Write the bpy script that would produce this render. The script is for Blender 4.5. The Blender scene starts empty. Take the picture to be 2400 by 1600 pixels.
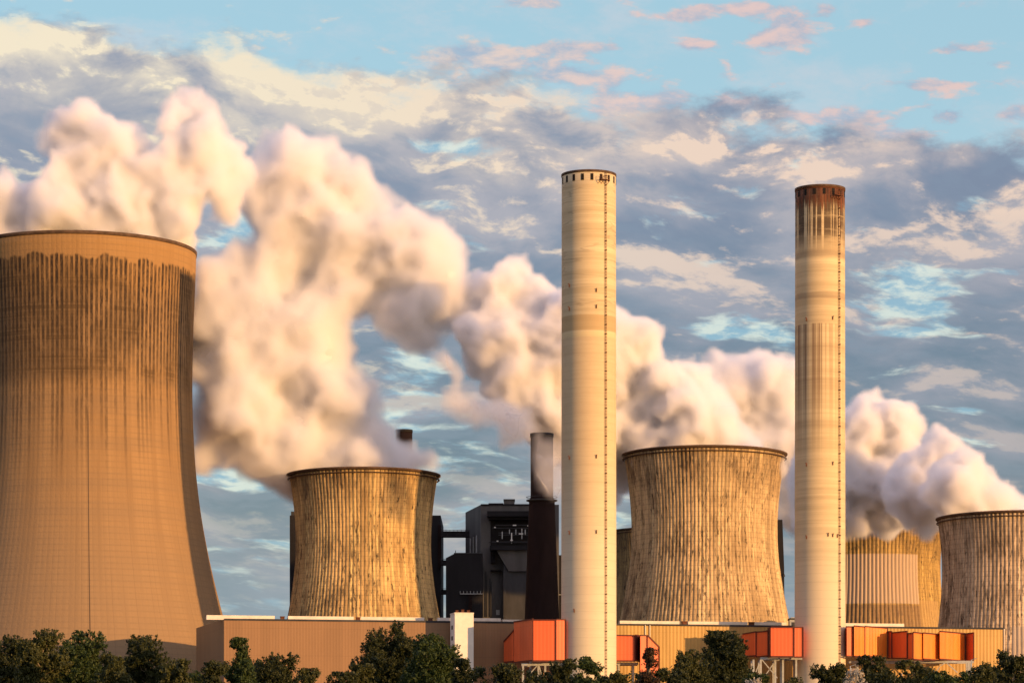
import bpy, math, random
import numpy as np
from mathutils import Vector

# ------------------------------------------------------------------ camera, world, sun, exposure
SC = bpy.context.scene
COL = SC.collection
EYE = 2.0            # eye height above the field, metres
FPX = 7200.0         # focal length in photograph pixels (2400 wide)
HOR = 1900.0         # horizon line in photograph pixels
SUN_AZ = math.radians(50)    # sun behind the viewer, to the right
SUN_EL = math.radians(4.0)

cam_d = bpy.data.cameras.new('camera'); cam = bpy.data.objects.new('camera', cam_d); COL.objects.link(cam)
cam.location = (0, 0, EYE); cam.rotation_euler = (math.radians(90), 0, 0)
cam_d.sensor_width = 36.0; cam_d.lens = FPX / 2400 * 36.0
cam_d.shift_y = (HOR - 800) / 2400.0
cam_d.clip_start = 1.0; cam_d.clip_end = 60000
SC.camera = cam

to_sun = Vector((math.sin(SUN_AZ) * math.cos(SUN_EL), -math.cos(SUN_AZ) * math.cos(SUN_EL), math.sin(SUN_EL)))
sun_d = bpy.data.lights.new('sun', 'SUN'); sun = bpy.data.objects.new('sun', sun_d); COL.objects.link(sun)
sun_d.energy = 5.0; sun_d.angle = math.radians(0.5); sun_d.color = (1.0, 0.545, 0.20)
sun.rotation_euler = to_sun.to_track_quat('Z', 'Y').to_euler(); sun.location = to_sun * 3000

SC.view_settings.view_transform = 'Standard'; SC.view_settings.look = 'None'
SC.view_settings.exposure = 0.30; SC.view_settings.gamma = 1.0
SC.cycles.max_bounces = 12; SC.cycles.diffuse_bounces = 3; SC.cycles.glossy_bounces = 2
SC.cycles.transparent_max_bounces = 12; SC.cycles.volume_bounces = 12
SC.cycles.use_denoising = True
SC.cycles.volume_step_rate = 1.0; SC.cycles.volume_max_steps = 256

def lin(*c):
    """sRGB 0-255 to linear rgba"""
    o = []
    for v in c:
        v /= 255.0
        o.append(v / 12.92 if v <= 0.04045 else ((v + 0.055) / 1.055) ** 2.4)
    return tuple(o) + (1.0,)

class NT:
    """small helper to wire shader or geometry nodes"""
    def __init__(s, tree): s.t = tree; s.n = tree.nodes; s.l = tree.links
    def node(s, typ, ins=None, **kw):
        n = s.n.new(typ)
        for k, v in kw.items(): setattr(n, k, v)
        for k, v in (ins or {}).items():
            s.put(n.inputs[k], v)
        return n
    def put(s, sock, v):
        if isinstance(v, bpy.types.NodeSocket): s.l.new(v, sock)
        elif v is not None: sock.default_value = v
    def m(s, op, a, b=None, c=None, clamp=False):
        n = s.n.new('ShaderNodeMath'); n.operation = op; n.use_clamp = clamp
        for i, v in enumerate((a, b, c)):
            if v is not None: s.put(n.inputs[i], v)
        return n.outputs[0]
    def v(s, op, a, b=None, scale=None):
        n = s.n.new('ShaderNodeVectorMath'); n.operation = op
        s.put(n.inputs[0], a)
        if b is not None: s.put(n.inputs[1], b)
        if scale is not None: s.put(n.inputs['Scale'], scale)
        return n.outputs['Value'] if op in ('LENGTH', 'DOT_PRODUCT') else n.outputs[0]
    def xyz(s, x, y, z):
        n = s.n.new('ShaderNodeCombineXYZ')
        for i, q in enumerate((x, y, z)): s.put(n.inputs[i], q)
        return n.outputs[0]
    def sep(s, a):
        n = s.n.new('ShaderNodeSeparateXYZ'); s.put(n.inputs[0], a); return n.outputs
    def mix(s, f, a, b, blend='MIX'):
        n = s.n.new('ShaderNodeMix'); n.data_type = 'RGBA'; n.blend_type = blend
        s.put(n.inputs[0], f); s.put(n.inputs[6], a); s.put(n.inputs[7], b); return n.outputs[2]
    def ramp(s, f, lo, hi, a=0.0, b=1.0, smooth=True):
        n = s.n.new('ShaderNodeMapRange'); n.interpolation_type = 'SMOOTHSTEP' if smooth else 'LINEAR'
        s.put(n.inputs[0], f); s.put(n.inputs[1], lo); s.put(n.inputs[2], hi); s.put(n.inputs[3], a); s.put(n.inputs[4], b)
        return n.outputs[0]
    def noise(s, vec, scale=1.0, detail=4.0, rough=0.55, dist=0.0, lac=2.0):
        n = s.n.new('ShaderNodeTexNoise')
        s.put(n.inputs['Vector'], vec); s.put(n.inputs['Scale'], scale); n.inputs['Detail'].default_value = detail
        n.inputs['Roughness'].default_value = rough; n.inputs['Distortion'].default_value = dist
        n.inputs['Lacunarity'].default_value = lac
        return n.outputs[0]
    def blob(s, x, y, cx, cy, rx, ry):
        """1 inside an ellipse of directions, fading to 0 at its edge"""
        dx = s.m('DIVIDE', s.m('SUBTRACT', x, cx), rx); dy = s.m('DIVIDE', s.m('SUBTRACT', y, cy), ry)
        r = s.m('ADD', s.m('MULTIPLY', dx, dx), s.m('MULTIPLY', dy, dy))
        return s.m('POWER', 2.718, s.m('MULTIPLY', r, -1.2))

# ---- sky: Nishita base with cloud layers laid out by compass direction and elevation
world = bpy.data.worlds.new('World'); SC.world = world; world.use_nodes = True
wt = NT(world.node_tree); wt.n.clear()
d = wt.v('NORMALIZE', wt.node('ShaderNodeTexCoord').outputs['Generated'])
dx, dy, dz = wt.sep(d)
AZ = wt.m('MULTIPLY', wt.m('ARCTAN2', dx, dy), 57.2958)              # degrees right of north
EL = wt.m('MULTIPLY', wt.m('ARCSINE', dz), 57.2958)                  # degrees up
sky = wt.node('ShaderNodeTexSky', sky_type='NISHITA', sun_disc=False, sun_elevation=SUN_EL,
              sun_rotation=math.pi - SUN_AZ, altitude=100, air_density=1.0, dust_density=1.0, ozone_density=1.5)
sky_c = wt.v('SCALE', sky.outputs[0], scale=0.06)
def AZP(px): return math.degrees(math.atan((px - 1200) / FPX))
def ELP(py): return math.degrees(math.atan((HOR - py) / FPX))
def sblob(px, py, rx, ry): return wt.blob(AZ, EL, AZP(px), ELP(py), rx / 125.7, ry / 125.7)
def addm(a, b): return wt.m('ADD', a, b)
# stretched cloud coordinates: clouds flatten towards the horizon
flat = wt.ramp(EL, 1.0, 14.0, 3.7, 2.55, smooth=False)
wob = wt.m('MULTIPLY', wt.m('SUBTRACT', wt.noise(wt.xyz(AZ, EL, 3.0), 0.35, 3), 0.5), 0.55)
tilt = wt.m('ADD', EL, wt.m('MULTIPLY', AZ, 0.05))
P = wt.xyz(wt.m('MULTIPLY', AZ, 0.78), wt.m('MULTIPLY', wt.m('ADD', tilt, wob), flat), 0.0)
def up(vec, k): return wt.v('ADD', vec, (0.12 * k, k, 0.0))
# --- the shelf of stratocumulus: everything under a slanting edge
edge = wt.m('SUBTRACT', ELP(45), wt.m('MULTIPLY', wt.m('ADD', AZ, 9.46), 0.125))
big = wt.noise(wt.xyz(AZ, wt.m('MULTIPLY', EL, 1.9), 7.0), 0.42, 7, 0.58)
depth = wt.m('SUBTRACT', addm(edge, wt.m('MULTIPLY', wt.m('SUBTRACT', big, 0.5), 3.2)), EL)   # degrees below the edge
cover = wt.ramp(depth, -0.15, 0.45)
n1 = wt.noise(P, 0.40, 8, 0.55, 0.15)
n1u = wt.noise(up(P, 0.85), 0.40, 8, 0.55, 0.15)
rel = wt.m('SUBTRACT', n1, n1u)
n2 = wt.noise(P, 1.9, 6, 0.6)
n2u = wt.noise(up(P, 0.30), 1.9, 6, 0.6)
rel2 = wt.m('SUBTRACT', n2, n2u)
# body colours
shade = wt.mix(wt.ramp(n1, 0.32, 0.66), lin(74, 96, 130), lin(142, 138, 160))
warm_zone = wt.m('ADD', sblob(620, 260, 800, 140), wt.m('MULTIPLY', sblob(300, 150, 700, 110), 0.6), clamp=True)
high = wt.ramp(EL, 8.0, 11.5)
shade = wt.mix(wt.m('MULTIPLY', high, 0.8), shade, wt.mix(wt.ramp(n1, 0.34, 0.62), lin(116, 120, 150), lin(180, 168, 176)))
shade = wt.mix(wt.m('MULTIPLY', warm_zone, 0.45), shade, lin(196, 182, 178))
lit = wt.m('MULTIPLY', wt.ramp(depth, 0.0, 0.25), wt.ramp(depth, 0.15, 2.1, 1.0, 0.0))
lit = wt.m('MULTIPLY', lit, wt.ramp(addm(n1, rel), 0.30, 0.66))
relief = wt.m('ADD', wt.m('MULTIPLY', rel, 1.6), wt.m('MULTIPLY', rel2, 0.8))
lit = wt.m('ADD', wt.m('MULTIPLY', lit, wt.ramp(AZ, -9, 6, 1.0, 0.35)), wt.m('MULTIPLY', wt.ramp(relief, 0.03, 0.28), wt.ramp(EL, 5.5, 11.5, 0.16, 0.85)), clamp=True)
bank = addm(addm(sblob(640, 105, 520, 34), sblob(150, 90, 300, 60)), addm(sblob(1250, 235, 260, 34), sblob(1750, 345, 420, 26)))
lit = wt.m('ADD', lit, wt.m('MULTIPLY', bank, wt.ramp(addm(n1, wt.m('MULTIPLY', rel2, 0.6)), 0.38, 0.64, 0.0, 0.75)), clamp=True)
cloud_c = wt.mix(lit, shade, wt.mix(wt.ramp(AZ, -7, 5), lin(252, 230, 194), lin(244, 208, 184)))
dark = wt.ramp(relief, -0.05, -0.34)
cloud_c = wt.mix(wt.m('MULTIPLY', dark, 0.40), cloud_c, lin(118, 128, 155))
# --- blue gaps torn in the shelf
n3 = wt.noise(wt.v('ADD', wt.v('MULTIPLY', P, (1.0, 1.35, 1.0)), (13.0, 4.0, 0.0)), 0.62, 8, 0.58, 0.2)
bias = sblob(2150, 700, 330, 70)
for b in ((1050, 480, 150, 25), (1660, 520, 110, 40), (960, 860, 150, 80), (900, 980, 120, 40), (2150, 790, 230, 25),
          (1700, 790, 160, 45), (620, 1120, 260, 60), (1080, 1130, 240, 90), (640, 1290, 260, 50), (2330, 965, 130, 30), (2190, 1040, 90, 30),
          (1050, 345, 180, 25), (600, 1420, 200, 25), (560, 600, 90, 60), (1440, 1210, 80, 60), (2380, 420, 60, 30), (560, 530, 80, 60)):
    bias = addm(bias, sblob(*b))
gap = wt.ramp(addm(n3, wt.m('MULTIPLY', bias, 0.20)), 0.62, 0.76)
gap_c = wt.mix(wt.ramp(n2, 0.40, 0.60), lin(132, 178, 205), lin(222, 232, 222))
cloud_c = wt.mix(wt.m('MULTIPLY', gap, 0.85), cloud_c, gap_c)
# --- low band: blue-grey distance with pale cream bars
low = wt.ramp(EL, 3.2, 6.0, 1.0, 0.0)
n4 = wt.noise(wt.xyz(AZ, wt.m('MULTIPLY', tilt, 5.5), 2.0), 0.5, 6, 0.55)
low_c = wt.mix(wt.ramp(n4, 0.50, 0.72), lin(104, 138, 178), lin(205, 208, 204))
low_c = wt.mix(wt.ramp(EL, 2.0, 6.0, 0.0, 0.6), low_c, lin(122, 138, 170))
cloud_c = wt.mix(wt.m('MULTIPLY', low, 0.65), cloud_c, low_c)
# --- clear sky above the shelf with small pink and cream puffs
blue = wt.mix(wt.ramp(EL, 7.0, 15.0), lin(178, 206, 220), lin(160, 200, 218))
n5 = wt.noise(wt.xyz(AZ, wt.m('MULTIPLY', tilt, 2.3), 11.0), 0.95, 7, 0.60, 0.2)
n5u = wt.noise(wt.v('ADD', wt.xyz(AZ, wt.m('MULTIPLY', tilt, 2.3), 11.0), (0.05, 0.5, 0)), 0.95, 7, 0.60, 0.2)
pb = sblob(1240, 8, 90, 25)
for b in ((1730, 25, 130, 22), (1850, 60, 60, 30), (1945, 38, 40, 25), (1830, 95, 90, 25), (1345, 112, 120, 22), (2250, 132, 80, 20), (2020, 65, 50, 18),
          (1760, 268, 120, 25), (1990, 285, 130, 26), (2225, 293, 60, 24), (2370, 288, 70, 20), (1320, 175, 180, 40), (1640, 110, 60, 14),
          (2300, 170, 90, 12), (1530, 245, 140, 40), (2200, 215, 120, 14), (1600, 40, 60, 16), (1100, 130, 160, 30), (2100, 330, 120, 20)):
    pb = addm(pb, sblob(*b))
puff = wt.ramp(addm(wt.m('MULTIPLY', n5, 0.80), wt.m('MULTIPLY', pb, 0.24)), 0.46, 0.60)
thin = wt.ramp(wt.noise(wt.xyz(AZ, wt.m('MULTIPLY', tilt, 2.0), 21.0), 0.45, 7, 0.62), 0.46, 0.70)
blue = wt.mix(wt.m('MULTIPLY', thin, 0.6), blue, lin(202, 205, 214))
pr = wt.ramp(wt.m('SUBTRACT', n5, n5u), -0.16, 0.20)
pink = wt.mix(wt.ramp(AZ, -6, 4), lin(246, 220, 190), lin(240, 196, 184))
puff_c = wt.mix(pr, lin(158, 172, 196), pink)
clear_c = wt.mix(wt.m('MULTIPLY', puff, 0.88), blue, puff_c)
painted = wt.mix(cover, clear_c, cloud_c)
# everything outside the photographed quarter fades to the plain sky; below the horizon to dark earth
total = wt.v('ADD', wt.v('SCALE', painted, scale=0.68), sky_c)
# behind the viewer the low sun lights the sky: a broad peach glow, plus pale mauve overhead, both raised as unseen soft fill
cs = wt.v('DOT_PRODUCT', d, tuple(to_sun))
glow = wt.m('POWER', wt.m('MAXIMUM', cs, 0.0), 4.0)
total = wt.v('ADD', total, wt.v('SCALE', (0.60, 0.38, 0.27), scale=glow))
total = wt.mix(wt.ramp(EL, 20.0, 40.0), total, wt.v('ADD', (0.52, 0.47, 0.62), wt.v('SCALE', (0.4, 0.28, 0.22), scale=glow)))
total = wt.mix(wt.ramp(EL, -1.5, 0.0), lin(70, 66, 58), total)
bg = wt.node('ShaderNodeBackground', {'Color': total, 'Strength': 1.0})
wo = wt.node('ShaderNodeOutputWorld'); wt.l.new(bg.outputs[0], wo.inputs[0])
world.cycles.sampling_method = 'MANUAL'; world.cycles.sample_map_resolution = 256
# ------------------------------------------------------------------ object helpers
def W(px, py, s): return Vector(((px - 1200) / s, FPX / s, (HOR - py) / s + EYE))
def mesh_obj(name, verts, faces, mat=None, parent=None, smooth=False):
    me = bpy.data.meshes.new(name)
    me.from_pydata([tuple(v) for v in verts], [], [tuple(f) for f in faces])
    me.update()
    if smooth: me.shade_smooth()
    o = bpy.data.objects.new(name, me); COL.objects.link(o)
    if mat: me.materials.append(mat)
    if parent: o.parent = parent
    return o
def tag(o, label, cat, group=None):
    o['label'] = label; o['category'] = cat
    if group: o['group'] = group
    return o
def empty(name, loc, label, cat, group=None, rz=0.0):
    o = bpy.data.objects.new(name, None); COL.objects.link(o); o.location = loc; o.rotation_euler[2] = rz
    return tag(o, label, cat, group)
def np_mesh(name, V, Q, mat, parent=None, smooth=True):
    me = bpy.data.meshes.new(name)
    V = np.asarray(V, np.float32); Q = np.asarray(Q, np.int32)
    k = Q.shape[1]
    me.vertices.add(len(V)); me.vertices.foreach_set('co', V.ravel())
    me.loops.add(Q.size); me.loops.foreach_set('vertex_index', Q.ravel())
    me.polygons.add(len(Q)); me.polygons.foreach_set('loop_start', np.arange(0, Q.size, k, dtype=np.int32))
    if smooth: me.polygons.foreach_set('use_smooth', np.ones(len(Q), bool))
    me.update(calc_edges=True)
    o = bpy.data.objects.new(name, me); COL.objects.link(o); me.materials.append(mat)
    if parent: o.parent = parent
    return o

# ------------------------------------------------------------------ steam: lumpy surface grown from puffs, with a real volume fringe
def vnoise(P, seed, freq):
    """trilinear value noise at points P (n,3), about -1..1"""
    q = P * freq; i = np.floor(q).astype(np.int64); f = q - i; f = f * f * (3 - 2 * f)
    def h(a, b, c):
        n = (a * 374761393 + b * 668265263 + c * 2147483647 + seed * 1274126177) & 0xffffffff
        n = ((n ^ (n >> 13)) * 1274126177) & 0xffffffff
        return ((n ^ (n >> 16)) & 0xffff) / 32767.5 - 1.0
    r = 0
    for a in (0, 1):
        for b in (0, 1):
            for c in (0, 1):
                w = (f[:, 0] if a else 1 - f[:, 0]) * (f[:, 1] if b else 1 - f[:, 1]) * (f[:, 2] if c else 1 - f[:, 2])
                r = r + w * h(i[:, 0] + a, i[:, 1] + b, i[:, 2] + c)
    return r

def surface_nets(F, iso, origin, vox):
    """closed quad surface of F > iso"""
    S = F > iso
    nx, ny, nz = F.shape
    c = np.zeros((nx - 1, ny - 1, nz - 1), np.int32)
    offs = [(a, b, d) for a in (0, 1) for b in (0, 1) for d in (0, 1)]
    sl = lambda A, o: A[o[0]:nx - 1 + o[0], o[1]:ny - 1 + o[1], o[2]:nz - 1 + o[2]]
    for o in offs: c += sl(S, o)
    act = (c > 0) & (c < 8)
    idx = -np.ones(act.shape, np.int64); n = int(act.sum()); idx[act] = np.arange(n)
    pos = np.zeros((n, 3)); cnt = np.zeros(n)
    val = {o: sl(F, o)[act] for o in offs}
    for a in offs:
        for ax in range(3):
            if a[ax] == 0:
                b = list(a); b[ax] = 1; b = tuple(b)
                va, vb = val[a], val[b]; cr = (va > iso) != (vb > iso)
                t = np.where(cr, (iso - va) / np.where(cr, vb - va, 1), 0)
                p = np.zeros((n, 3)); p[:] = a; p[:, ax] = t
                pos += p * cr[:, None]; cnt += cr
    base = np.argwhere(act)
    V = (base + pos / cnt[:, None]) * vox + origin
    Q = []
    for ax in range(3):
        b, d = (ax + 1) % 3, (ax + 2) % 3
        A = np.take(S, range(0, F.shape[ax] - 1), ax); B = np.take(S, range(1, F.shape[ax]), ax)
        for flip, M in ((False, A & ~B), (True, ~A & B)):
            e = np.argwhere(M)
            e = e[(e[:, b] > 0) & (e[:, d] > 0) & (e[:, b] < F.shape[b] - 1) & (e[:, d] < F.shape[d] - 1)]
            q = []
            for (ob, od) in ((0, 0), (1, 0), (1, 1), (0, 1)):
                k = e.copy(); k[:, b] -= ob; k[:, d] -= od
                q.append(idx[k[:, 0], k[:, 1], k[:, 2]])
            q = np.stack(q, 1)
            Q.append(q[:, ::-1] if flip else q)
    return V, np.concatenate(Q)

def biggest(V, Q, share=0.05):
    """drop the crumbs: keep only connected pieces with a fair share of the largest one's faces"""
    lab = np.arange(len(V))
    while True:
        m = lab[Q].min(1); new = lab.copy()
        for c in range(4): np.minimum.at(new, Q[:, c], m)
        new = new[new]
        if (new == lab).all(): break
        lab = new
    fl = lab[Q[:, 0]]; u, n = np.unique(fl, return_counts=True)
    keep = np.isin(fl, u[n >= max(n.max() * share, 60)]); Q = Q[keep]
    us, inv = np.unique(Q, return_inverse=True)
    return V[us], inv.reshape(Q.shape)

def steam_mats():
    m = bpy.data.materials.new('steam'); m.use_nodes = True; t = NT(m.node_tree); t.n.clear()
    co = t.node('ShaderNodeTexCoord').outputs['Object']
    a = t.noise(co, 0.16, 6, 0.6); b = t.noise(co, 0.6, 4, 0.6)
    bump = t.node('ShaderNodeBump', {'Strength': 0.35, 'Distance': 2.0, 'Height': t.m('ADD', a, t.m('MULTIPLY', b, 0.3))})
    dif = t.node('ShaderNodeBsdfDiffuse', {'Color': (0.97, 0.965, 0.97, 1), 'Normal': bump.outputs[0]})
    tr = t.node('ShaderNodeBsdfTranslucent', {'Color': (0.97, 0.95, 0.95, 1), 'Normal': bump.outputs[0]})
    mx = t.node('ShaderNodeMixShader', {0: 0.42}); t.l.new(dif.outputs[0], mx.inputs[1]); t.l.new(tr.outputs[0], mx.inputs[2])
    t.l.new(mx.outputs[0], t.node('ShaderNodeOutputMaterial').inputs[0])
    v = bpy.data.materials.new('steam_vapour'); v.use_nodes = True; t = NT(v.node_tree); t.n.clear()
    at = t.node('ShaderNodeAttribute', attribute_name='density')
    pv = t.node('ShaderNodeVolumePrincipled', {'Color': (1.0, 0.995, 1.0, 1), 'Density': at.outputs['Fac'], 'Anisotropy': 0.15})
    pv.inputs['Density Attribute'].default_value = ''
    t.l.new(pv.outputs[0], t.node('ShaderNodeOutputMaterial').inputs['Volume'])
    q = bpy.data.materials.new('thin_steam'); q.use_nodes = True; t = NT(q.node_tree); t.n.clear()
    n = t.noise(t.node('ShaderNodeTexCoord').outputs['Object'], 0.12, 2, 0.5)
    mx = t.node('ShaderNodeMixShader', {0: t.ramp(n, 0.35, 0.75, 0.0, 0.22)})
    t.l.new(t.node('ShaderNodeBsdfTransparent').outputs[0], mx.inputs[1]); t.l.new(t.node('ShaderNodeBsdfTranslucent', {'Color': (0.97, 0.96, 0.97, 1)}).outputs[0], mx.inputs[2])
    t.l.new(mx.outputs[0], t.node('ShaderNodeOutputMaterial').inputs[0])
    return m, v, q
STEAM, VAPOUR, THIN = steam_mats()

def fringe(parent, shell, vox, width, dens, seed, name='vapour'):
    """soft vapour round the dense steam: a real fog volume grown outward from the dense part's surface"""
    g = bpy.data.node_groups.new('vapour_' + str(seed), 'GeometryNodeTree'); t = NT(g)
    g.interface.new_socket('Geometry', in_out='INPUT', socket_type='NodeSocketGeometry')
    g.interface.new_socket('Geometry', in_out='OUTPUT', socket_type='NodeSocketGeometry')
    gi = t.node('NodeGroupInput'); go = t.node('NodeGroupOutput')
    oi = t.node('GeometryNodeObjectInfo', {'Object': shell}, transform_space='RELATIVE')
    mv = t.node('GeometryNodeMeshToVolume', resolution_mode='VOXEL_SIZE')
    t.l.new(oi.outputs['Geometry'], mv.inputs['Mesh'])
    mv.inputs['Density'].default_value = dens; mv.inputs['Voxel Size'].default_value = vox
    mv.inputs['Interior Band Width'].default_value = width
    sm = t.node('GeometryNodeSetMaterial', {'Material': VAPOUR}); t.l.new(mv.outputs[0], sm.inputs[0])
    t.l.new(sm.outputs[0], go.inputs[0])
    vo = bpy.data.volumes.new(name); o = bpy.data.objects.new(name, vo); COL.objects.link(o); o.parent = parent
    o.location = (0.137 * seed, 0.211 * seed, 0.173 * seed)     # fog grids of neighbouring plumes must not share cell walls
    vo.materials.append(VAPOUR)
    md = o.modifiers.new('fog', 'NODES'); md.node_group = g
    return o

def steam(puffs, s, seed, label, vox=0.9, spread=6.0, width=5.5, dens=0.7, core=5.0, group='steam plumes over the cooling towers', y0=0.0, shrink=1.0, fog=True, mat=None, rough=1.0):
    rg = np.random.default_rng(seed); sph = []
    for p in puffs:
        px, py, r = p[:3]
        off = p[3] if len(p) > 3 else rg.uniform(-1, 1) * spread
        ps = p[4] if len(p) > 4 else s
        R = r / ps * shrink; c = np.array(W(px, py, ps)); c[1] += off + y0
        sph.append((c, R * 1.0))
        k = 0.86
        n = int(14 + R * 1.6)
        for _ in range(n):
            u = rg.normal(size=3); u /= np.linalg.norm(u); r2 = R * rg.uniform(0.16, 0.38) * rough
            c2 = c + u * (R * 0.90)
            sph.append((c2, r2))
            for _ in range(7):
                v = rg.normal(size=3) + u * 1.0; v /= np.linalg.norm(v)
                r3 = r2 * rg.uniform(0.25, 0.5)
                if r3 > 0.7: sph.append((c2 + v * r2 * 0.85, r3))
    C = np.array([q[0] for q in sph]); Rr = np.array([q[1] for q in sph])
    lo = (C - Rr[:, None]).min(0) - 6; hi = (C + Rr[:, None]).max(0) + 6
    dims = np.ceil((hi - lo) / vox).astype(int) + 1
    F = np.zeros(tuple(dims)); k = 0.85
    ax = [lo[i] + np.arange(dims[i]) * vox for i in range(3)]
    G = np.stack(np.meshgrid(*ax, indexing='ij'), -1).reshape(-1, 3)
    wv = np.stack([vnoise(G + 37 * j, seed + j, 0.085) * 2.6 + vnoise(G + 11 * j, seed + 5 + j, 0.22) * 1.7 for j in range(3)], 1)
    G = (G + wv).reshape(tuple(dims) + (3,))
    for c, r in zip(C, Rr):
        i0 = np.maximum(np.floor((c - r - 7.5 - lo) / vox).astype(int), 0); i1 = np.minimum(np.ceil((c + r + 7.5 - lo) / vox).astype(int) + 1, dims)
        sl = tuple(slice(a, b) for a, b in zip(i0, i1))
        d = np.sqrt(((G[sl] - c) ** 2).sum(-1))
        F[sl] += np.exp(np.clip(k * (r - d), -12, 12))
    F = np.log(F + 1e-6) / k
    G = G.reshape(-1, 3)
    F += (vnoise(G, seed + 9, 0.55).reshape(F.shape) * 0.8 + vnoise(G, seed + 29, 0.28).reshape(F.shape) * 1.2 - np.abs(vnoise(G, seed + 19, 0.13)).reshape(F.shape) * 1.8 + 0.7)
    F[0] = F[-1] = -9; F[:, 0] = F[:, -1] = -9; F[:, :, 0] = F[:, :, -1] = -9
    V, Q = surface_nets(F, core, lo, vox)
    V, Q = biggest(V, Q)
    o = np_mesh('steam_plume', V, Q, mat or STEAM)
    tag(o, label, 'steam', group)
    if fog:
        V, Q = surface_nets(F, 0.0, lo, vox)
        shell = np_mesh('steam_outline', V, Q, STEAM); COL.objects.unlink(shell)     # data for the fog grid only, never in the scene
        fringe(o, shell, vox - 0.04 + 0.011 * (seed - 10), width, dens, seed)
    print('steam', label, len(V), dims)
    return o
# ------------------------------------------------------------------ materials
def new_mat(name):
    m = bpy.data.materials.new(name); m.use_nodes = True; t = NT(m.node_tree); t.n.clear()
    t.out = t.node('ShaderNodeOutputMaterial'); t.co = t.node('ShaderNodeTexCoord').outputs['Object']
    return m, t
def finish(t, col, rough=0.85, bump=None, bstr=0.5, bdist=0.2, spec=0.25, metal=0.0):
    p = t.node('ShaderNodeBsdfPrincipled', {'Base Color': col, 'Roughness': rough, 'Specular IOR Level': spec, 'Metallic': metal})
    if bump is not None:
        b = t.node('ShaderNodeBump', {'Strength': bstr, 'Distance': bdist, 'Height': bump}); t.l.new(b.outputs[0], p.inputs['Normal'])
    t.l.new(p.outputs[0], t.out.inputs[0]); return p

def plain(name, c, var=0.25, rough=0.8, scale=0.5, spec=0.25, metal=0.0, streak=1.0):
    m, t = new_mat(name)
    n = t.noise(t.v('MULTIPLY', t.co, (1, 1, streak)), scale, 6, 0.6)
    dark = tuple(v * (1 - var) for v in c[:3]) + (1,); light = tuple(min(1, v * (1 + var)) for v in c[:3]) + (1,)
    n2 = t.noise(t.co, 4.0, 3)
    finish(t, t.mix(t.ramp(n, 0.3, 0.7), dark, light), rough, t.m('ADD', n, t.m('MULTIPLY', n2, 0.3)), 0.3, 0.1, spec, metal)
    return m

def cyl(t, R0):
    """angle in degrees (0 faces the viewer, + to the right), unit-circle coordinates scaled to radius R0"""
    x, y, z = t.sep(t.co)
    r = t.m('SQRT', t.m('ADD', t.m('MULTIPLY', x, x), t.m('MULTIPLY', y, y)))
    ux, uy = t.m('DIVIDE', x, r), t.m('DIVIDE', y, r)
    ang = t.m('MULTIPLY', t.m('ARCTAN2', x, t.m('MULTIPLY', y, -1.0)), 57.2958)
    return ang, t.m('MULTIPLY', ux, R0), t.m('MULTIPLY', uy, R0), z

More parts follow.
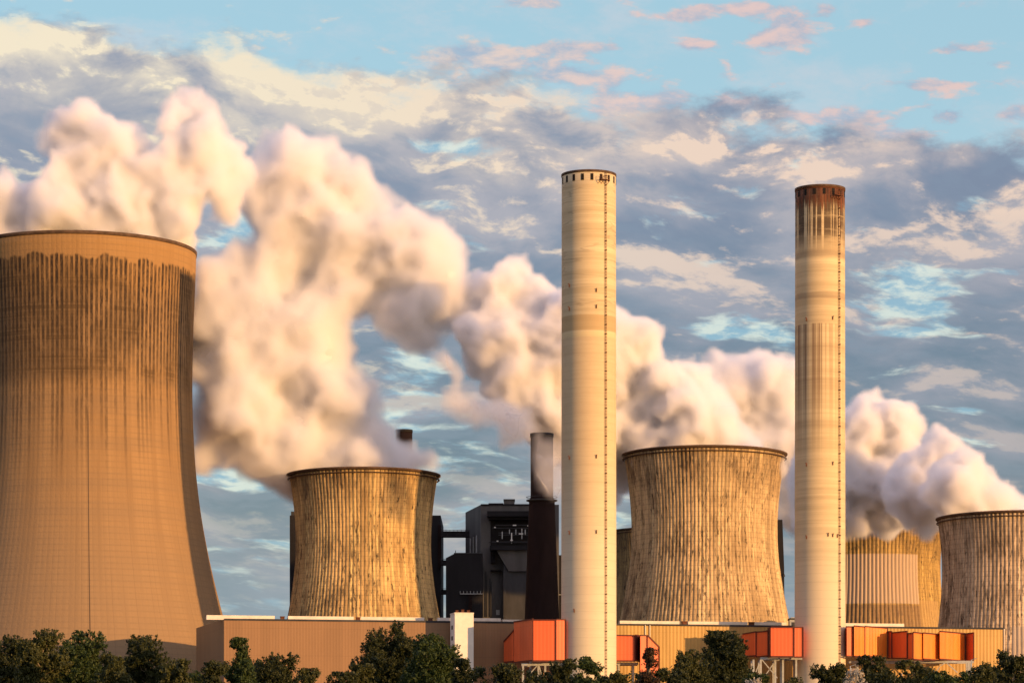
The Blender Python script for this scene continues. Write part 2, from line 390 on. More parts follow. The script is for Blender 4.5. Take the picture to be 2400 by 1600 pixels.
def tower_mat(name, s, N, base, seed, R0=25.0, y_top=1100.0, patches=()):
    """weathered ribbed concrete of the smaller cooling towers"""
    m, t = new_mat(name)
    ang, cx, cy, z = cyl(t, R0)
    zt = (HOR - y_top) / s + EYE
    rib = t.m('MULTIPLY', ang, N / 360.0)
    fr = t.m('FRACT', t.m('ADD', rib, 1000.0)); cell = t.m('FLOOR', t.m('ADD', rib, 1000.0))
    rnd = t.node('ShaderNodeTexWhiteNoise', {'W': cell}, noise_dimensions='1D').outputs['Value']
    groove = t.ramp(t.m('ABSOLUTE', t.m('SUBTRACT', fr, 0.5)), 0.34, 0.47)          # valley between ribs
    st = t.noise(t.xyz(cx, cy, t.m('MULTIPLY', z, 0.045)), 0.42, 7, 0.65)            # long runs
    st2 = t.noise(t.xyz(cx, t.m('ADD', cy, 40.0), t.m('MULTIPLY', z, 0.13)), 1.5, 6, 0.7)
    speck = t.noise(t.xyz(cx, t.m('ADD', cy, 90.0), t.m('MULTIPLY', z, 0.24)), 1.5, 6, 0.75)
    bigm = t.noise(t.xyz(cx, cy, t.m('MULTIPLY', z, 0.9)), 0.055, 4, 0.6)
    hmid = t.ramp(t.m('ABSOLUTE', t.m('SUBTRACT', z, zt * 0.66)), zt * 0.05, zt * 0.40, 1.0, 0.15)
    c = t.mix(t.ramp(st, 0.38, 0.62), tuple(v * 0.66 for v in base[:3]) + (1,), tuple(v * 1.15 for v in base[:3]) + (1,))
    c = t.mix(t.m('MULTIPLY', t.ramp(bigm, 0.47, 0.62), 0.6), c, (base[0] * 0.55, base[1] * 0.52, base[2] * 0.5, 1))
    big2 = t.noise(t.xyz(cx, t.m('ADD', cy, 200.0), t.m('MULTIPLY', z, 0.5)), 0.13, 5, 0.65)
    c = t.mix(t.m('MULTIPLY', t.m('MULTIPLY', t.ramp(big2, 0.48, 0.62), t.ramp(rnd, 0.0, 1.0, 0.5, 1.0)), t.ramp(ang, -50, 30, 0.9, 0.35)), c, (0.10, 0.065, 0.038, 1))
    pale = t.m('MULTIPLY', t.ramp(rnd, 0.55, 0.85), t.ramp(st2, 0.45, 0.60))
    c = t.mix(t.m('MULTIPLY', pale, 0.60), c, tuple(min(0.8, v * 1.5) for v in base[:3]) + (1,))
    dirt = t.m('MULTIPLY', t.ramp(speck, 0.53, 0.60), t.m('MULTIPLY', t.ramp(t.m('ADD', bigm, t.m('MULTIPLY', hmid, 0.16)), 0.44, 0.62), t.ramp(rnd, 0.1, 0.6, 0.45, 1.0)))
    c = t.mix(t.m('MULTIPLY', dirt, 0.85), c, (0.035, 0.027, 0.02, 1))
    c = t.mix(t.m('MULTIPLY', t.m('MULTIPLY', groove, t.ramp(st2, 0.38, 0.62)), 0.42), c, (0.08, 0.06, 0.045, 1))
    topd = t.m('MULTIPLY', t.ramp(z, zt - 22, zt - 1, 0, 1), t.ramp(st2, 0.40, 0.62))
    c = t.mix(t.m('MULTIPLY', topd, 0.75), c, (0.07, 0.045, 0.03, 1))
    lift = t.ramp(t.m('ABSOLUTE', t.m('SUBTRACT', t.m('FRACT', t.m('MULTIPLY', z, 0.62)), 0.5)), 0.40, 0.47)
    c = t.mix(t.m('MULTIPLY', lift, 0.28), c, (0.09, 0.07, 0.05, 1))
    for (a0, a1, z0, z1, pc, amt) in patches:            # outlined areas of another tone; the right edge tower's is a repair
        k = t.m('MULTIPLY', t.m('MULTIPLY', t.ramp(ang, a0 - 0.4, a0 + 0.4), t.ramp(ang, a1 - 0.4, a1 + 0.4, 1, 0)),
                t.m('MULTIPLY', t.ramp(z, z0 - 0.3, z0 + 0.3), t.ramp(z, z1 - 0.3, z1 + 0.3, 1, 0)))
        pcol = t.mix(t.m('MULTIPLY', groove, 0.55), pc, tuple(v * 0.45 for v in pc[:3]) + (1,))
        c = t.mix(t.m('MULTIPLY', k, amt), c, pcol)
    finish(t, c, 0.92, t.m('ADD', st2, speck), 0.5, 0.25, 0.1)
    return m

def big_tower_mat(s):
    m, t = new_mat('big_tower_concrete')
    N = 146
    ang, cx, cy, z = cyl(t, 37.0)
    zp = lambda py: (HOR - py) / 7.37 + EYE      # rows as seen on the near side of the shell
    rib = t.m('MULTIPLY', ang, N / 360.0)
    fr = t.m('FRACT', t.m('ADD', rib, 1000.0)); cell = t.m('FLOOR', t.m('ADD', rib, 1000.5))
    rnd = t.node('ShaderNodeTexWhiteNoise', {'W': cell}, noise_dimensions='1D').outputs['Value']
    line = t.ramp(t.m('MINIMUM', fr, t.m('SUBTRACT', 1.0, fr)), 0.20, 0.42, 1, 0)
    thin = t.ramp(t.m('MINIMUM', fr, t.m('SUBTRACT', 1.0, fr)), 0.01, 0.07, 1, 0)
    st = t.noise(t.xyz(cx, cy, t.m('MULTIPLY', z, 0.05)), 0.22, 6, 0.6)
    hb = t.noise(t.xyz(t.m('MULTIPLY', cx, 0.05), t.m('MULTIPLY', cy, 0.05), z), 0.30, 5, 0.7)
    fine = t.noise(t.xyz(cx, cy, z), 1.2, 4, 0.6)
    base = t.mix(t.ramp(st, 0.35, 0.65), (0.25, 0.150, 0.068, 1), (0.32, 0.198, 0.092, 1))
    base = t.mix(t.m('MULTIPLY', t.ramp(hb, 0.35, 0.65), 0.35), base, (0.20, 0.135, 0.08, 1))
    base = t.mix(t.ramp(z, zp(900), zp(1450), 0, 0.6), base, (0.25, 0.175, 0.105, 1))
    base = t.mix(t.ramp(z, zp(720), zp(640), 0, 0.5), base, (0.34, 0.19, 0.065, 1))
    # stained belt: dark runs below the wavy edge, dying out half way down
    wav = t.m('ADD', z, t.m('MULTIPLY', t.m('SUBTRACT', t.noise(t.xyz(cx, cy, 0.0), 0.12, 4, 0.6), 0.5), 9.0))
    wav = t.m('ADD', wav, t.m('MULTIPLY', rnd, -1.0))
    belt = t.ramp(wav, zp(606), zp(598), 1, 0, smooth=True)
    end = t.m('ADD', z, t.m('MULTIPLY', t.m('SUBTRACT', rnd, 0.5), 30.0))
    runs = t.m('MULTIPLY', belt, t.ramp(end, zp(1060), zp(850)))
    wid = t.ramp(z, zp(980), zp(700), 0.55, 1.0)
    var = t.ramp(t.noise(t.xyz(cx, t.m('ADD', cy, 70.0), t.m('MULTIPLY', z, 0.30)), 0.9, 6, 0.7), 0.34, 0.58, 0.45, 1.0)
    base = t.mix(t.m('MULTIPLY', t.m('MULTIPLY', t.m('MULTIPLY', runs, line), t.m('MULTIPLY', wid, var)), t.ramp(rnd, 0.0, 1.0, 0.82, 1.0)), base, (0.022, 0.016, 0.014, 1))
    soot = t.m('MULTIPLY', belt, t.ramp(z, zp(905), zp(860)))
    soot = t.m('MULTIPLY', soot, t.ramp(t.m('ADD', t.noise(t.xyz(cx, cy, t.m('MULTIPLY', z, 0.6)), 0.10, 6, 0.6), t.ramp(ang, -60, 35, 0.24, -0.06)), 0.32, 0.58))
    hg = t.ramp(t.m('ABSOLUTE', t.m('SUBTRACT', t.m('FRACT', t.m('MULTIPLY', z, 0.52)), 0.5)), 0.30, 0.46)
    soot = t.m('MULTIPLY', soot, t.ramp(t.m('ADD', hb, t.m('MULTIPLY', hg, 0.16)), 0.36, 0.60, 1.0, 0.55))
    base = t.mix(t.m('MULTIPLY', soot, 0.78), base, (0.055, 0.036, 0.020, 1))
    # construction joints below the belt: thin meridian lines and lift lines
    base = t.mix(t.m('MULTIPLY', thin, t.ramp(rnd, 0.3, 1.0, 0.06, 0.25)), base, (0.08, 0.055, 0.04, 1))
    base = t.mix(t.m('MULTIPLY', hg, t.ramp(st, 0.35, 0.65, 0.02, 0.18)), base, (0.10, 0.07, 0.045, 1))
    one = t.ramp(t.m('ABSOLUTE', t.m('SUBTRACT', ang, 10.6)), 0.12, 0.34, 1, 0)
    base = t.mix(t.m('MULTIPLY', one, t.ramp(z, zp(930), zp(1000), 0, 0.8)), base, (0.05, 0.035, 0.03, 1))
    finish(t, base, 0.9, t.m('ADD', t.m('MULTIPLY', hb, 0.6), fine), 0.35, 0.3, 0.15)
    return m

def chimney_mat(name, s, kind):
    m, t = new_mat(name)
    ang, cx, cy, z = cyl(t, 8.0)
    zp = lambda py: (HOR - py) / s + EYE
    hb = t.noise(t.xyz(t.m('MULTIPLY', cx, 0.03), t.m('MULTIPLY', cy, 0.03), z), 0.22, 7, 0.72)
    hw = t.noise(t.xyz(t.m('MULTIPLY', cx, 0.12), t.m('MULTIPLY', cy, 0.12), z), 0.5, 5, 0.7)
    vs = t.noise(t.xyz(cx, cy, t.m('MULTIPLY', z, 0.015)), 0.9, 6, 0.65)
    vs2 = t.noise(t.xyz(cx, t.m('ADD', cy, 30.0), t.m('MULTIPLY', z, 0.05)), 1.3, 6, 0.7)
    if kind == 1:
        c = t.mix(t.ramp(hb, 0.30, 0.70), (0.47, 0.365, 0.215, 1), (0.66, 0.54, 0.34, 1))
        low = t.ramp(z, zp(800), zp(797)) ; c = t.mix(low, t.mix(t.ramp(hw, 0.3, 0.7), (0.52, 0.40, 0.245, 1), (0.57, 0.45, 0.28, 1)), c)
        c = t.mix(t.ramp(z, zp(1010), zp(1400)), c, t.mix(t.ramp(hw, 0.3, 0.7), (0.60, 0.51, 0.36, 1), (0.64, 0.55, 0.39, 1))) 
        band = t.m('MULTIPLY', t.ramp(z, zp(784), zp(781)), t.ramp(z, zp(748), zp(744), 1, 0))
        c = t.mix(t.m('MULTIPLY', band, 0.75), c, (0.40, 0.28, 0.14, 1))
        bright = t.m('MULTIPLY', t.ramp(z, zp(799), zp(797)), t.ramp(z, zp(785), zp(783), 1, 0))
        c = t.mix(t.m('MULTIPLY', bright, 0.8), c, (0.62, 0.50, 0.29, 1))
        up_ = t.ramp(z, zp(740), zp(720))
        ringn = t.noise(t.xyz(t.m('MULTIPLY', cx, 0.10), t.m('MULTIPLY', cy, 0.10), t.m('MULTIPLY', z, 1.0)), 0.33, 3, 0.5)
        ring = t.ramp(t.m('ABSOLUTE', t.m('SUBTRACT', ringn, 0.5)), 0.004, 0.02, 1, 0)
        c = t.mix(t.m('MULTIPLY', t.m('MULTIPLY', ring, up_), 0.30), c, (0.20, 0.15, 0.10, 1))
        topz = t.m('MULTIPLY', t.ramp(z, zp(425), zp(402)), t.ramp(vs2, 0.42, 0.62))
        c = t.mix(t.m('MULTIPLY', topz, 0.8), c, (0.10, 0.07, 0.05, 1))
    else:
        c = t.mix(t.ramp(hb, 0.32, 0.68), (0.47, 0.36, 0.21, 1), (0.66, 0.53, 0.32, 1))
        c = t.mix(t.ramp(z, zp(1180), zp(1450)), c, (0.60, 0.51, 0.36, 1))
        # rust crown with runs between the battens
        run = t.m('MULTIPLY', t.ramp(z, zp(610), zp(545)), t.ramp(vs, 0.42, 0.49))
        run = t.m('MULTIPLY', run, t.ramp(hw, 0.30, 0.50, 0.5, 1.0))
        c = t.mix(t.m('MULTIPLY', run, 0.9), c, (0.045, 0.026, 0.018, 1))
        wv = t.m('ADD', z, t.m('MULTIPLY', t.m('SUBTRACT', vs2, 0.5), 14.0))
        crown = t.ramp(wv, zp(500), zp(478))
        c = t.mix(t.m('MULTIPLY', crown, 0.95), c, t.mix(t.ramp(vs2, 0.35, 0.65), (0.035, 0.018, 0.012, 1), (0.17, 0.060, 0.028, 1)))
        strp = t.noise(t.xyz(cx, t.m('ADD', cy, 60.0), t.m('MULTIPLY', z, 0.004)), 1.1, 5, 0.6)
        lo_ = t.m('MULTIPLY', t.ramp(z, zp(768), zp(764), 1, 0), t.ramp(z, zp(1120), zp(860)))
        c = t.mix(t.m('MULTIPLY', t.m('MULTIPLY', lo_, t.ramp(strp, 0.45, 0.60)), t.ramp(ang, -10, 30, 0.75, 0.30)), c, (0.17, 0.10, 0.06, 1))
        for py in (598, 694):
            b_ = t.ramp(t.m('ABSOLUTE', t.m('SUBTRACT', t.m('ADD', z, t.m('MULTIPLY', hw, 1.5)), zp(py))), 0.5, 1.6, 1, 0)
            c = t.mix(t.m('MULTIPLY', b_, 0.5), c, (0.20, 0.14, 0.09, 1))
    j = t.ramp(t.m('ABSOLUTE', t.m('SUBTRACT', t.m('FRACT', t.m('MULTIPLY', z, 0.40)), 0.5)), 0.46, 0.49)
    c = t.mix(t.m('MULTIPLY', j, 0.16), c, (0.2, 0.16, 0.12, 1))
    finish(t, c, 0.85, t.m('ADD', hw, t.m('MULTIPLY', j, -0.4)), 0.3, 0.12, 0.2)
    return m

def corrugated(name, c, pitch=0.9, var=0.12, rough=0.55, spec=0.35, depth=0.18, line=0.30):
    """profiled metal sheet: vertical flutes along whatever wall it clads"""
    m, t = new_mat(name)
    g = t.node('ShaderNodeNewGeometry')
    nx, ny, nz = t.sep(t.node('ShaderNodeTexCoord').outputs['Normal'])
    x, y, z = t.sep(t.co)
    u = t.m('ADD', t.m('MULTIPLY', x, t.m('MULTIPLY', ny, -1.0)), t.m('MULTIPLY', y, nx))
    wv = t.m('SINE', t.m('MULTIPLY', u, 6.28318 / pitch))
    cell = t.m('FLOOR', t.m('DIVIDE', u, pitch * 3))
    rnd = t.node('ShaderNodeTexWhiteNoise', {'W': cell}, noise_dimensions='1D').outputs['Value']
    n = t.noise(t.v('MULTIPLY', t.co, (1, 1, 0.25)), 0.35, 6, 0.65)
    row = t.ramp(t.m('ABSOLUTE', t.m('SUBTRACT', t.m('FRACT', t.m('MULTIPLY', z, 0.125)), 0.5)), 0.485, 0.498)
    k = t.m('ADD', t.m('MULTIPLY', t.m('SUBTRACT', rnd, 0.5), 0.5), n, clamp=True)
    col = t.mix(t.ramp(k, 0.2, 0.8), tuple(v * (1 - var) for v in c[:3]) + (1,), tuple(min(1, v * (1 + var)) for v in c[:3]) + (1,))
    col = t.mix(t.m('MULTIPLY', t.ramp(wv, -0.5, -1.0), line), col, tuple(v * 0.5 for v in c[:3]) + (1,))
    col = t.mix(t.m('MULTIPLY', row, 0.25), col, tuple(v * 0.5 for v in c[:3]) + (1,))
    finish(t, col, rough, wv, 0.6, depth, spec)
    return m

M = {}
M['hall'] = corrugated('tan_cladding', (0.24, 0.135, 0.065), 0.9, 0.06, depth=0.012, line=0.08)
M['hall_gold'] = corrugated('ochre_cladding', (0.42, 0.26, 0.075), 1.1, 0.12, depth=0.05, line=0.2)
M['duct'] = corrugated('orange_duct_sheet', (0.62, 0.105, 0.028), 1.1, 0.10, 0.5, 0.4, 0.015, line=0.12)
M['duct_sunlit'] = corrugated('sunlit_duct_sheet', (0.78, 0.22, 0.025), 0.8, 0.14, 0.4, 0.5, 0.10)  # sun-facing duct panels, the sun's yellow put into the orange
M['flange'] = plain('dark_red_flange_and_shade', (0.09, 0.02, 0.012, 1), 0.2, 0.6)
M['white'] = plain('white_render', (0.72, 0.68, 0.60, 1), 0.06, 0.8)
M['trim'] = plain('pale_roof_sheet', (0.66, 0.60, 0.52, 1), 0.1, 0.6)
M['steel'] = plain('galvanised_steel', (0.34, 0.35, 0.33, 1), 0.15, 0.5, 1.0, 0.5)
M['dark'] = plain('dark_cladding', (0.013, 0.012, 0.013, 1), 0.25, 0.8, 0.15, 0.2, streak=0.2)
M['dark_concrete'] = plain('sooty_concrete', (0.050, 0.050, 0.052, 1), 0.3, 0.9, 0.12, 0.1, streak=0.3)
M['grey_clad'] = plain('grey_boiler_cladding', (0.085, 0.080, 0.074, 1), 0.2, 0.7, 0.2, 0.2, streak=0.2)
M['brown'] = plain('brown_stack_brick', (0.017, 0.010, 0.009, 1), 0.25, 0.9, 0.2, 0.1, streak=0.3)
M['rim'] = plain('dark_rim_concrete', (0.09, 0.055, 0.035, 1), 0.35, 0.9, 0.6)
M['black'] = plain('dark_opening', (0.012, 0.010, 0.009, 1), 0.2, 0.9)
M['rust'] = plain('rusty_steel', (0.12, 0.045, 0.022, 1), 0.3, 0.8, 1.5)
M['lamp'] = plain('pale_pipe', (0.7, 0.68, 0.62, 1), 0.1, 0.4)
M['bark'] = plain('bark', (0.22, 0.18, 0.13, 1), 0.3, 0.9, 3.0)

def leaf_mat(name, a, b):
    m, t = new_mat(name)
    g = t.node('ShaderNodeNewGeometry')
    n = t.noise(t.co, 0.9, 3); rr = g.outputs['Random Per Island']
    c = t.mix(t.m('MULTIPLY', t.m('ADD', n, rr), 0.5), a, b)
    p = t.node('ShaderNodeBsdfPrincipled', {'Base Color': c, 'Roughness': 0.6, 'Specular IOR Level': 0.3})
    tr = t.node('ShaderNodeBsdfTranslucent', {'Color': c})
    mx = t.node('ShaderNodeMixShader', {0: 0.22}); t.l.new(p.outputs[0], mx.inputs[1]); t.l.new(tr.outputs[0], mx.inputs[2])
    t.l.new(mx.outputs[0], t.out.inputs[0]); return m
M['leaf_dark'] = leaf_mat('dark_leaves', (0.012, 0.020, 0.006, 1), (0.060, 0.066, 0.016, 1))
M['leaf_olive'] = leaf_mat('olive_leaves', (0.024, 0.034, 0.009, 1), (0.090, 0.090, 0.022, 1))
M['leaf_green'] = leaf_mat('green_leaves', (0.016, 0.034, 0.009, 1), (0.060, 0.085, 0.018, 1))
M['leaf_red'] = leaf_mat('bronze_leaves', (0.030, 0.018, 0.010, 1), (0.080, 0.045, 0.020, 1))
M['leaf_pale'] = leaf_mat('blossom', (0.30, 0.27, 0.22, 1), (0.60, 0.55, 0.46, 1))

# ------------------------------------------------------------------ the setting
gm, t = new_mat('meadow_ground')
gn = t.noise(t.co, 0.02, 8, 0.6); gn2 = t.noise(t.co, 1.5, 4)
finish(t, t.mix(t.ramp(gn, 0.35, 0.65), (0.05, 0.065, 0.02, 1), (0.10, 0.09, 0.045, 1)), 0.95, gn2, 0.5, 0.1)
g = mesh_obj('ground', [(-20000, -4000, 0), (20000, -4000, 0), (20000, 30000, 0), (-20000, 30000, 0)], [(0, 1, 2, 3)], gm); g['kind'] = 'structure'
ym, t = new_mat('works_yard_concrete')
gn = t.noise(t.co, 0.05, 8, 0.6)
finish(t, t.mix(gn, (0.14, 0.13, 0.12, 1), (0.24, 0.22, 0.20, 1)), 0.9, gn, 0.2, 0.05)
g = mesh_obj('works_yard', [(-330, 840, 0.02), (420, 840, 0.02), (420, 1420, 0.02), (-330, 1420, 0.02)], [(0, 1, 2, 3)], ym); g['kind'] = 'structure'

# ------------------------------------------------------------------ cooling towers
def interp_prof(prof, s, flare):
    ys = [p[0] for p in prof]; rs = [p[1] for p in prof]
    zs = [(HOR - y) / s + EYE for y in ys]; R = [r / s for r in rs]
    zs.append(0.0); R.append(flare); zs = zs[::-1]; R = R[::-1]
    zz = np.linspace(0, zs[-1], 64)
    # smooth monotone-ish interpolation: fine linear resample, then averaged
    rr = np.interp(zz, zs, R)
    for _ in range(6): rr[1:-1] = (rr[:-2] + rr[1:-1] * 2 + rr[2:]) / 4
    return zz, rr

def ribbed_shell(name, zz, rr, N, depth, mat, parent, per=6, width=(0.30, 0.38), thick=0.8):
    """surface of revolution with N meridian ribs standing proud, with an inner face"""
    angs = []; h = []
    for i in range(N):
        for f, q in ((0.0, 0), (0.5 - width[1], 0), (0.5 - width[0], 1), (0.5 + width[0], 1), (0.5 + width[1], 0)):
            angs.append((i + f) / N * 2 * math.pi - math.pi); h.append(q)
    A = np.array(angs) ; H = np.array(h); n = len(A); k = len(zz)
    R = rr[:, None] + depth * (H[None, :] - 1)
    V = np.stack([np.sin(A)[None, :] * R, -np.cos(A)[None, :] * R, np.repeat(zz[:, None], n, 1)], -1).reshape(-1, 3)
    Ri = np.repeat((rr - thick - depth)[:, None], n, 1)
    Vi = np.stack([np.sin(A)[None, :] * Ri, -np.cos(A)[None, :] * Ri, np.repeat(zz[:, None], n, 1)], -1).reshape(-1, 3)
    a = (np.arange(k - 1)[:, None] * n + np.arange(n)[None, :]).ravel(); b = (np.arange(k - 1)[:, None] * n + (np.arange(n)[None, :] + 1) % n).ravel()
    Q = np.stack([a, b, b + n, a + n], 1); o = n * k
    Qi = np.stack([a + o, a + n + o, b + n + o, b + o], 1)
    tp = (k - 1) * n; j = np.arange(n); j2 = (j + 1) % n
    Qt = np.stack([tp + j, tp + j2, tp + j2 + o, tp + j + o], 1); Qb = np.stack([j2, j, j + o, j2 + o], 1)
    return np_mesh(name, np.concatenate([V, Vi]), np.concatenate([Q, Qi, Qt, Qb]), mat, parent, smooth=False)

def lathe(name, prof, n, mat, parent, loc=(0, 0, 0), smooth=True, closed=True):
    """closed ring (or solid) swept from the (r,z) outline"""
    V = []; F = []
    k = len(prof)
    for i in range(n):
        a = 2 * math.pi * i / n
        for r, z in prof: V.append((math.sin(a) * r + loc[0], -math.cos(a) * r + loc[1], z + loc[2]))
    for i in range(n):
        i2 = (i + 1) % n
        for j in range(k if closed else k - 1):
            j2 = (j + 1) % k
            F.append((i * k + j, i2 * k + j, i2 * k + j2, i * k + j2))
    return mesh_obj(name, V, F, mat, parent, smooth)

def box_mesh(x0, x1, y0, y1, z0, z1):
    V = [(x0, y0, z0), (x1, y0, z0), (x1, y1, z0), (x0, y1, z0), (x0, y0, z1), (x1, y0, z1), (x1, y1, z1), (x0, y1, z1)]
    return V, [(0, 3, 2, 1), (4, 5, 6, 7), (0, 1, 5, 4), (1, 2, 6, 5), (2, 3, 7, 6), (3, 0, 4, 7)]
def join(parts):
    V = []; F = []
    for v, f in parts:
        o = len(V); V += list(v); F += [tuple(i + o for i in q) for q in f]
    return V, F
def bar(p, q, w, h=None):
    """box beam from p to q"""
    p, q = Vector(p), Vector(q); d_ = (q - p).normalized(); h = h or w
    up_ = Vector((0, 0, 1)) if abs(d_.z) < 0.95 else Vector((0, 1, 0))
    a = d_.cross(up_).normalized() * w / 2; b = d_.cross(a).normalized() * h / 2
    V = [c + e for c in (p, q) for e in (-a - b, a - b, a + b, -a + b)]
    return V, [(0, 1, 2, 3), (7, 6, 5, 4), (0, 4, 5, 1), (1, 5, 6, 2), (2, 6, 7, 3), (3, 7, 4, 0)]
def prism(poly, z0, z1):
    n = len(poly); V = [(x, y, z0) for x, y in poly] + [(x, y, z1) for x, y in poly]
    zt = z1
    F = [tuple(range(n))[::-1], tuple(range(n, 2 * n))] + [(i, (i + 1) % n, (i + 1) % n + n, i + n) for i in range(n)]
    return V, F

def cooling_tower(label, cx, s, prof, N, depth, mat, flare, lip, group, name='cooling_tower'):
    zz, rr = interp_prof(prof, s, flare)
    o = empty(name, W(cx, HOR, s) - Vector((0, 0, EYE)), label, 'cooling tower', group)
    ribbed_shell('shell', zz, rr, N, depth, mat, o)
    zt, rt = zz[-1], rr[-1]
    if lip:
        lathe('rim', [(rt - 1.6, zt - 0.6), (rt + 0.2, zt - 0.7), (rt + lip, zt - 0.25), (rt + lip, zt + 0.1), (rt + lip - 0.9, zt + 0.3), (rt - 1.4, zt + 0.3)], 160, M['rim'], o)
        lathe('walkway', [(rt + 0.1, zt - 1.75), (rt + lip * 0.7, zt - 1.6), (rt + lip * 0.7, zt - 1.45), (rt + 0.1, zt - 1.35)], 160, M['rim'], o)
    else:
        lathe('rim', [(rt - 1.2, zt - 0.8), (rt + 0.12, zt - 0.9), (rt + 0.25, zt + 0.25), (rt - 1.2, zt + 0.3)], 160, M['rim'], o)
    return o, zt, rt
TG = 'ribbed concrete cooling towers'
S0 = 7.1
T0, zt0, rt0 = cooling_tower('biggest smooth brown cooling tower at far left with dark streaks under its rim', 194, S0,
    [(591, 265), (653, 263), (755, 258), (898, 255), (969, 256), (1092, 262), (1204, 275), (1316, 296), (1439, 326), (1600, 375)], 146, 0.015,
    big_tower_mat(S0), 64.0, 0, TG)
SM = [(1105, 174), (1150, 167.5), (1200, 161.5), (1255, 158), (1280, 157.5), (1320, 159.5), (1361, 164), (1400, 169.5), (1449, 178), (1600, 212)]
T1, zt1, rt1 = cooling_tower('streaked golden cooling tower standing behind the tan hall left of the tall chimneys', 852, 7.0,
    [(1114, 174)] + SM[1:], 116, 0.15, tower_mat('golden_tower_concrete', 7.0, 116, (0.60, 0.41, 0.18), 1), 47.0, 1.0, TG)
T2, zt2, rt2 = cooling_tower('blotchy dark stained cooling tower between the two tall chimneys', 1651, 7.0,
    [(1066, 188), (1110, 181.5), (1150, 176), (1200, 171.5), (1245, 170), (1290, 171.5), (1330, 175.5), (1382, 184), (1451, 197), (1600, 232)], 124, 0.15,
    tower_mat('blotchy_tower_concrete', 7.0, 124, (0.57, 0.41, 0.22), 2, 27.0, 1066), 50.0, 0.9, TG)
T3, zt3, rt3 = cooling_tower('farthest cooling tower, a narrow sliver of it showing right beside the tall left chimney', 1562, 5.0,
    [(1247, 138), (1290, 131), (1340, 128), (1400, 130), (1450, 138), (1560, 165)], 120, 0.3, tower_mat('far_tower_concrete', 5.0, 120, (0.36, 0.24, 0.10), 3, 25.0, 1247), 40.0, 0.6, TG)
T4, zt4, rt4 = cooling_tower('cooling tower with pale outlined patches, its rim hidden by drifting steam', 2042, 5.6,
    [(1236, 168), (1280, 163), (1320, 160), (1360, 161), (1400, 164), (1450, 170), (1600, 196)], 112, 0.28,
    tower_mat('patchy_tower_concrete', 5.6, 112, (0.46, 0.30, 0.10), 4, 27.0, 1236,  # outlined areas of paler and darker tone
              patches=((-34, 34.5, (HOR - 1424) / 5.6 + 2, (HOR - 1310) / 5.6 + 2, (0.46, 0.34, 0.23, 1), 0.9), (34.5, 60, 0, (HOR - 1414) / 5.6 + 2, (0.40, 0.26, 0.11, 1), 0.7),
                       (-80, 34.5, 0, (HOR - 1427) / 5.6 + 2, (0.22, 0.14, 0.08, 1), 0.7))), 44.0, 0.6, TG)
T5, zt5, rt5 = cooling_tower('cooling tower at the right edge of the picture with a dark shaded flank', 2382, 7.0,
    [(1214, 183), (1250, 178), (1290, 174), (1330, 172), (1370, 173), (1410, 176), (1464, 181), (1600, 205)], 116, 0.15,
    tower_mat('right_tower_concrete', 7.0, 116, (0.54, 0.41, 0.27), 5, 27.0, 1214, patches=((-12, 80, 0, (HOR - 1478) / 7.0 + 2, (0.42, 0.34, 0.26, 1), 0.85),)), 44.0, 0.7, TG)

# ------------------------------------------------------------------ tall chimneys
def ladder(o, ang, R0, R1, z0, z1):
    parts = []
    a = math.radians(ang); u = Vector((math.sin(a), -math.cos(a), 0)); tt = Vector((math.cos(a), math.sin(a), 0))
    nseg = 12
    for i in range(nseg):
        za, zb = z0 + (z1 - z0) * i / nseg, z0 + (z1 - z0) * (i + 1) / nseg
        ra, rb = R0 + (R1 - R0) * i / nseg, R0 + (R1 - R0) * (i + 1) / nseg
        for sgn in (-0.24, 0.24): parts.append(bar(u * (ra + 0.28) + tt * sgn + Vector((0, 0, za)), u * (rb + 0.28) + tt * sgn + Vector((0, 0, zb)), 0.09))
    z = z0
    while z < z1:
        r = R0 + (R1 - R0) * (z - z0) / (z1 - z0)
        parts.append(bar(u * (r + 0.28) - tt * 0.24 + Vector((0, 0, z)), u * (r + 0.28) + tt * 0.24 + Vector((0, 0, z)), 0.10)); z += 0.9
    z = z0
    while z < z1:     # safety cage hoops and brackets
        r = R0 + (R1 - R0) * (z - z0) / (z1 - z0)
        parts.append(bar(u * (r - 0.05) + Vector((0, 0, z)), u * (r + 0.7) + Vector((0, 0, z)), 0.20, 0.30)); z += 2.7
    return mesh_obj('ladder', *join(parts), M['rust'], o)

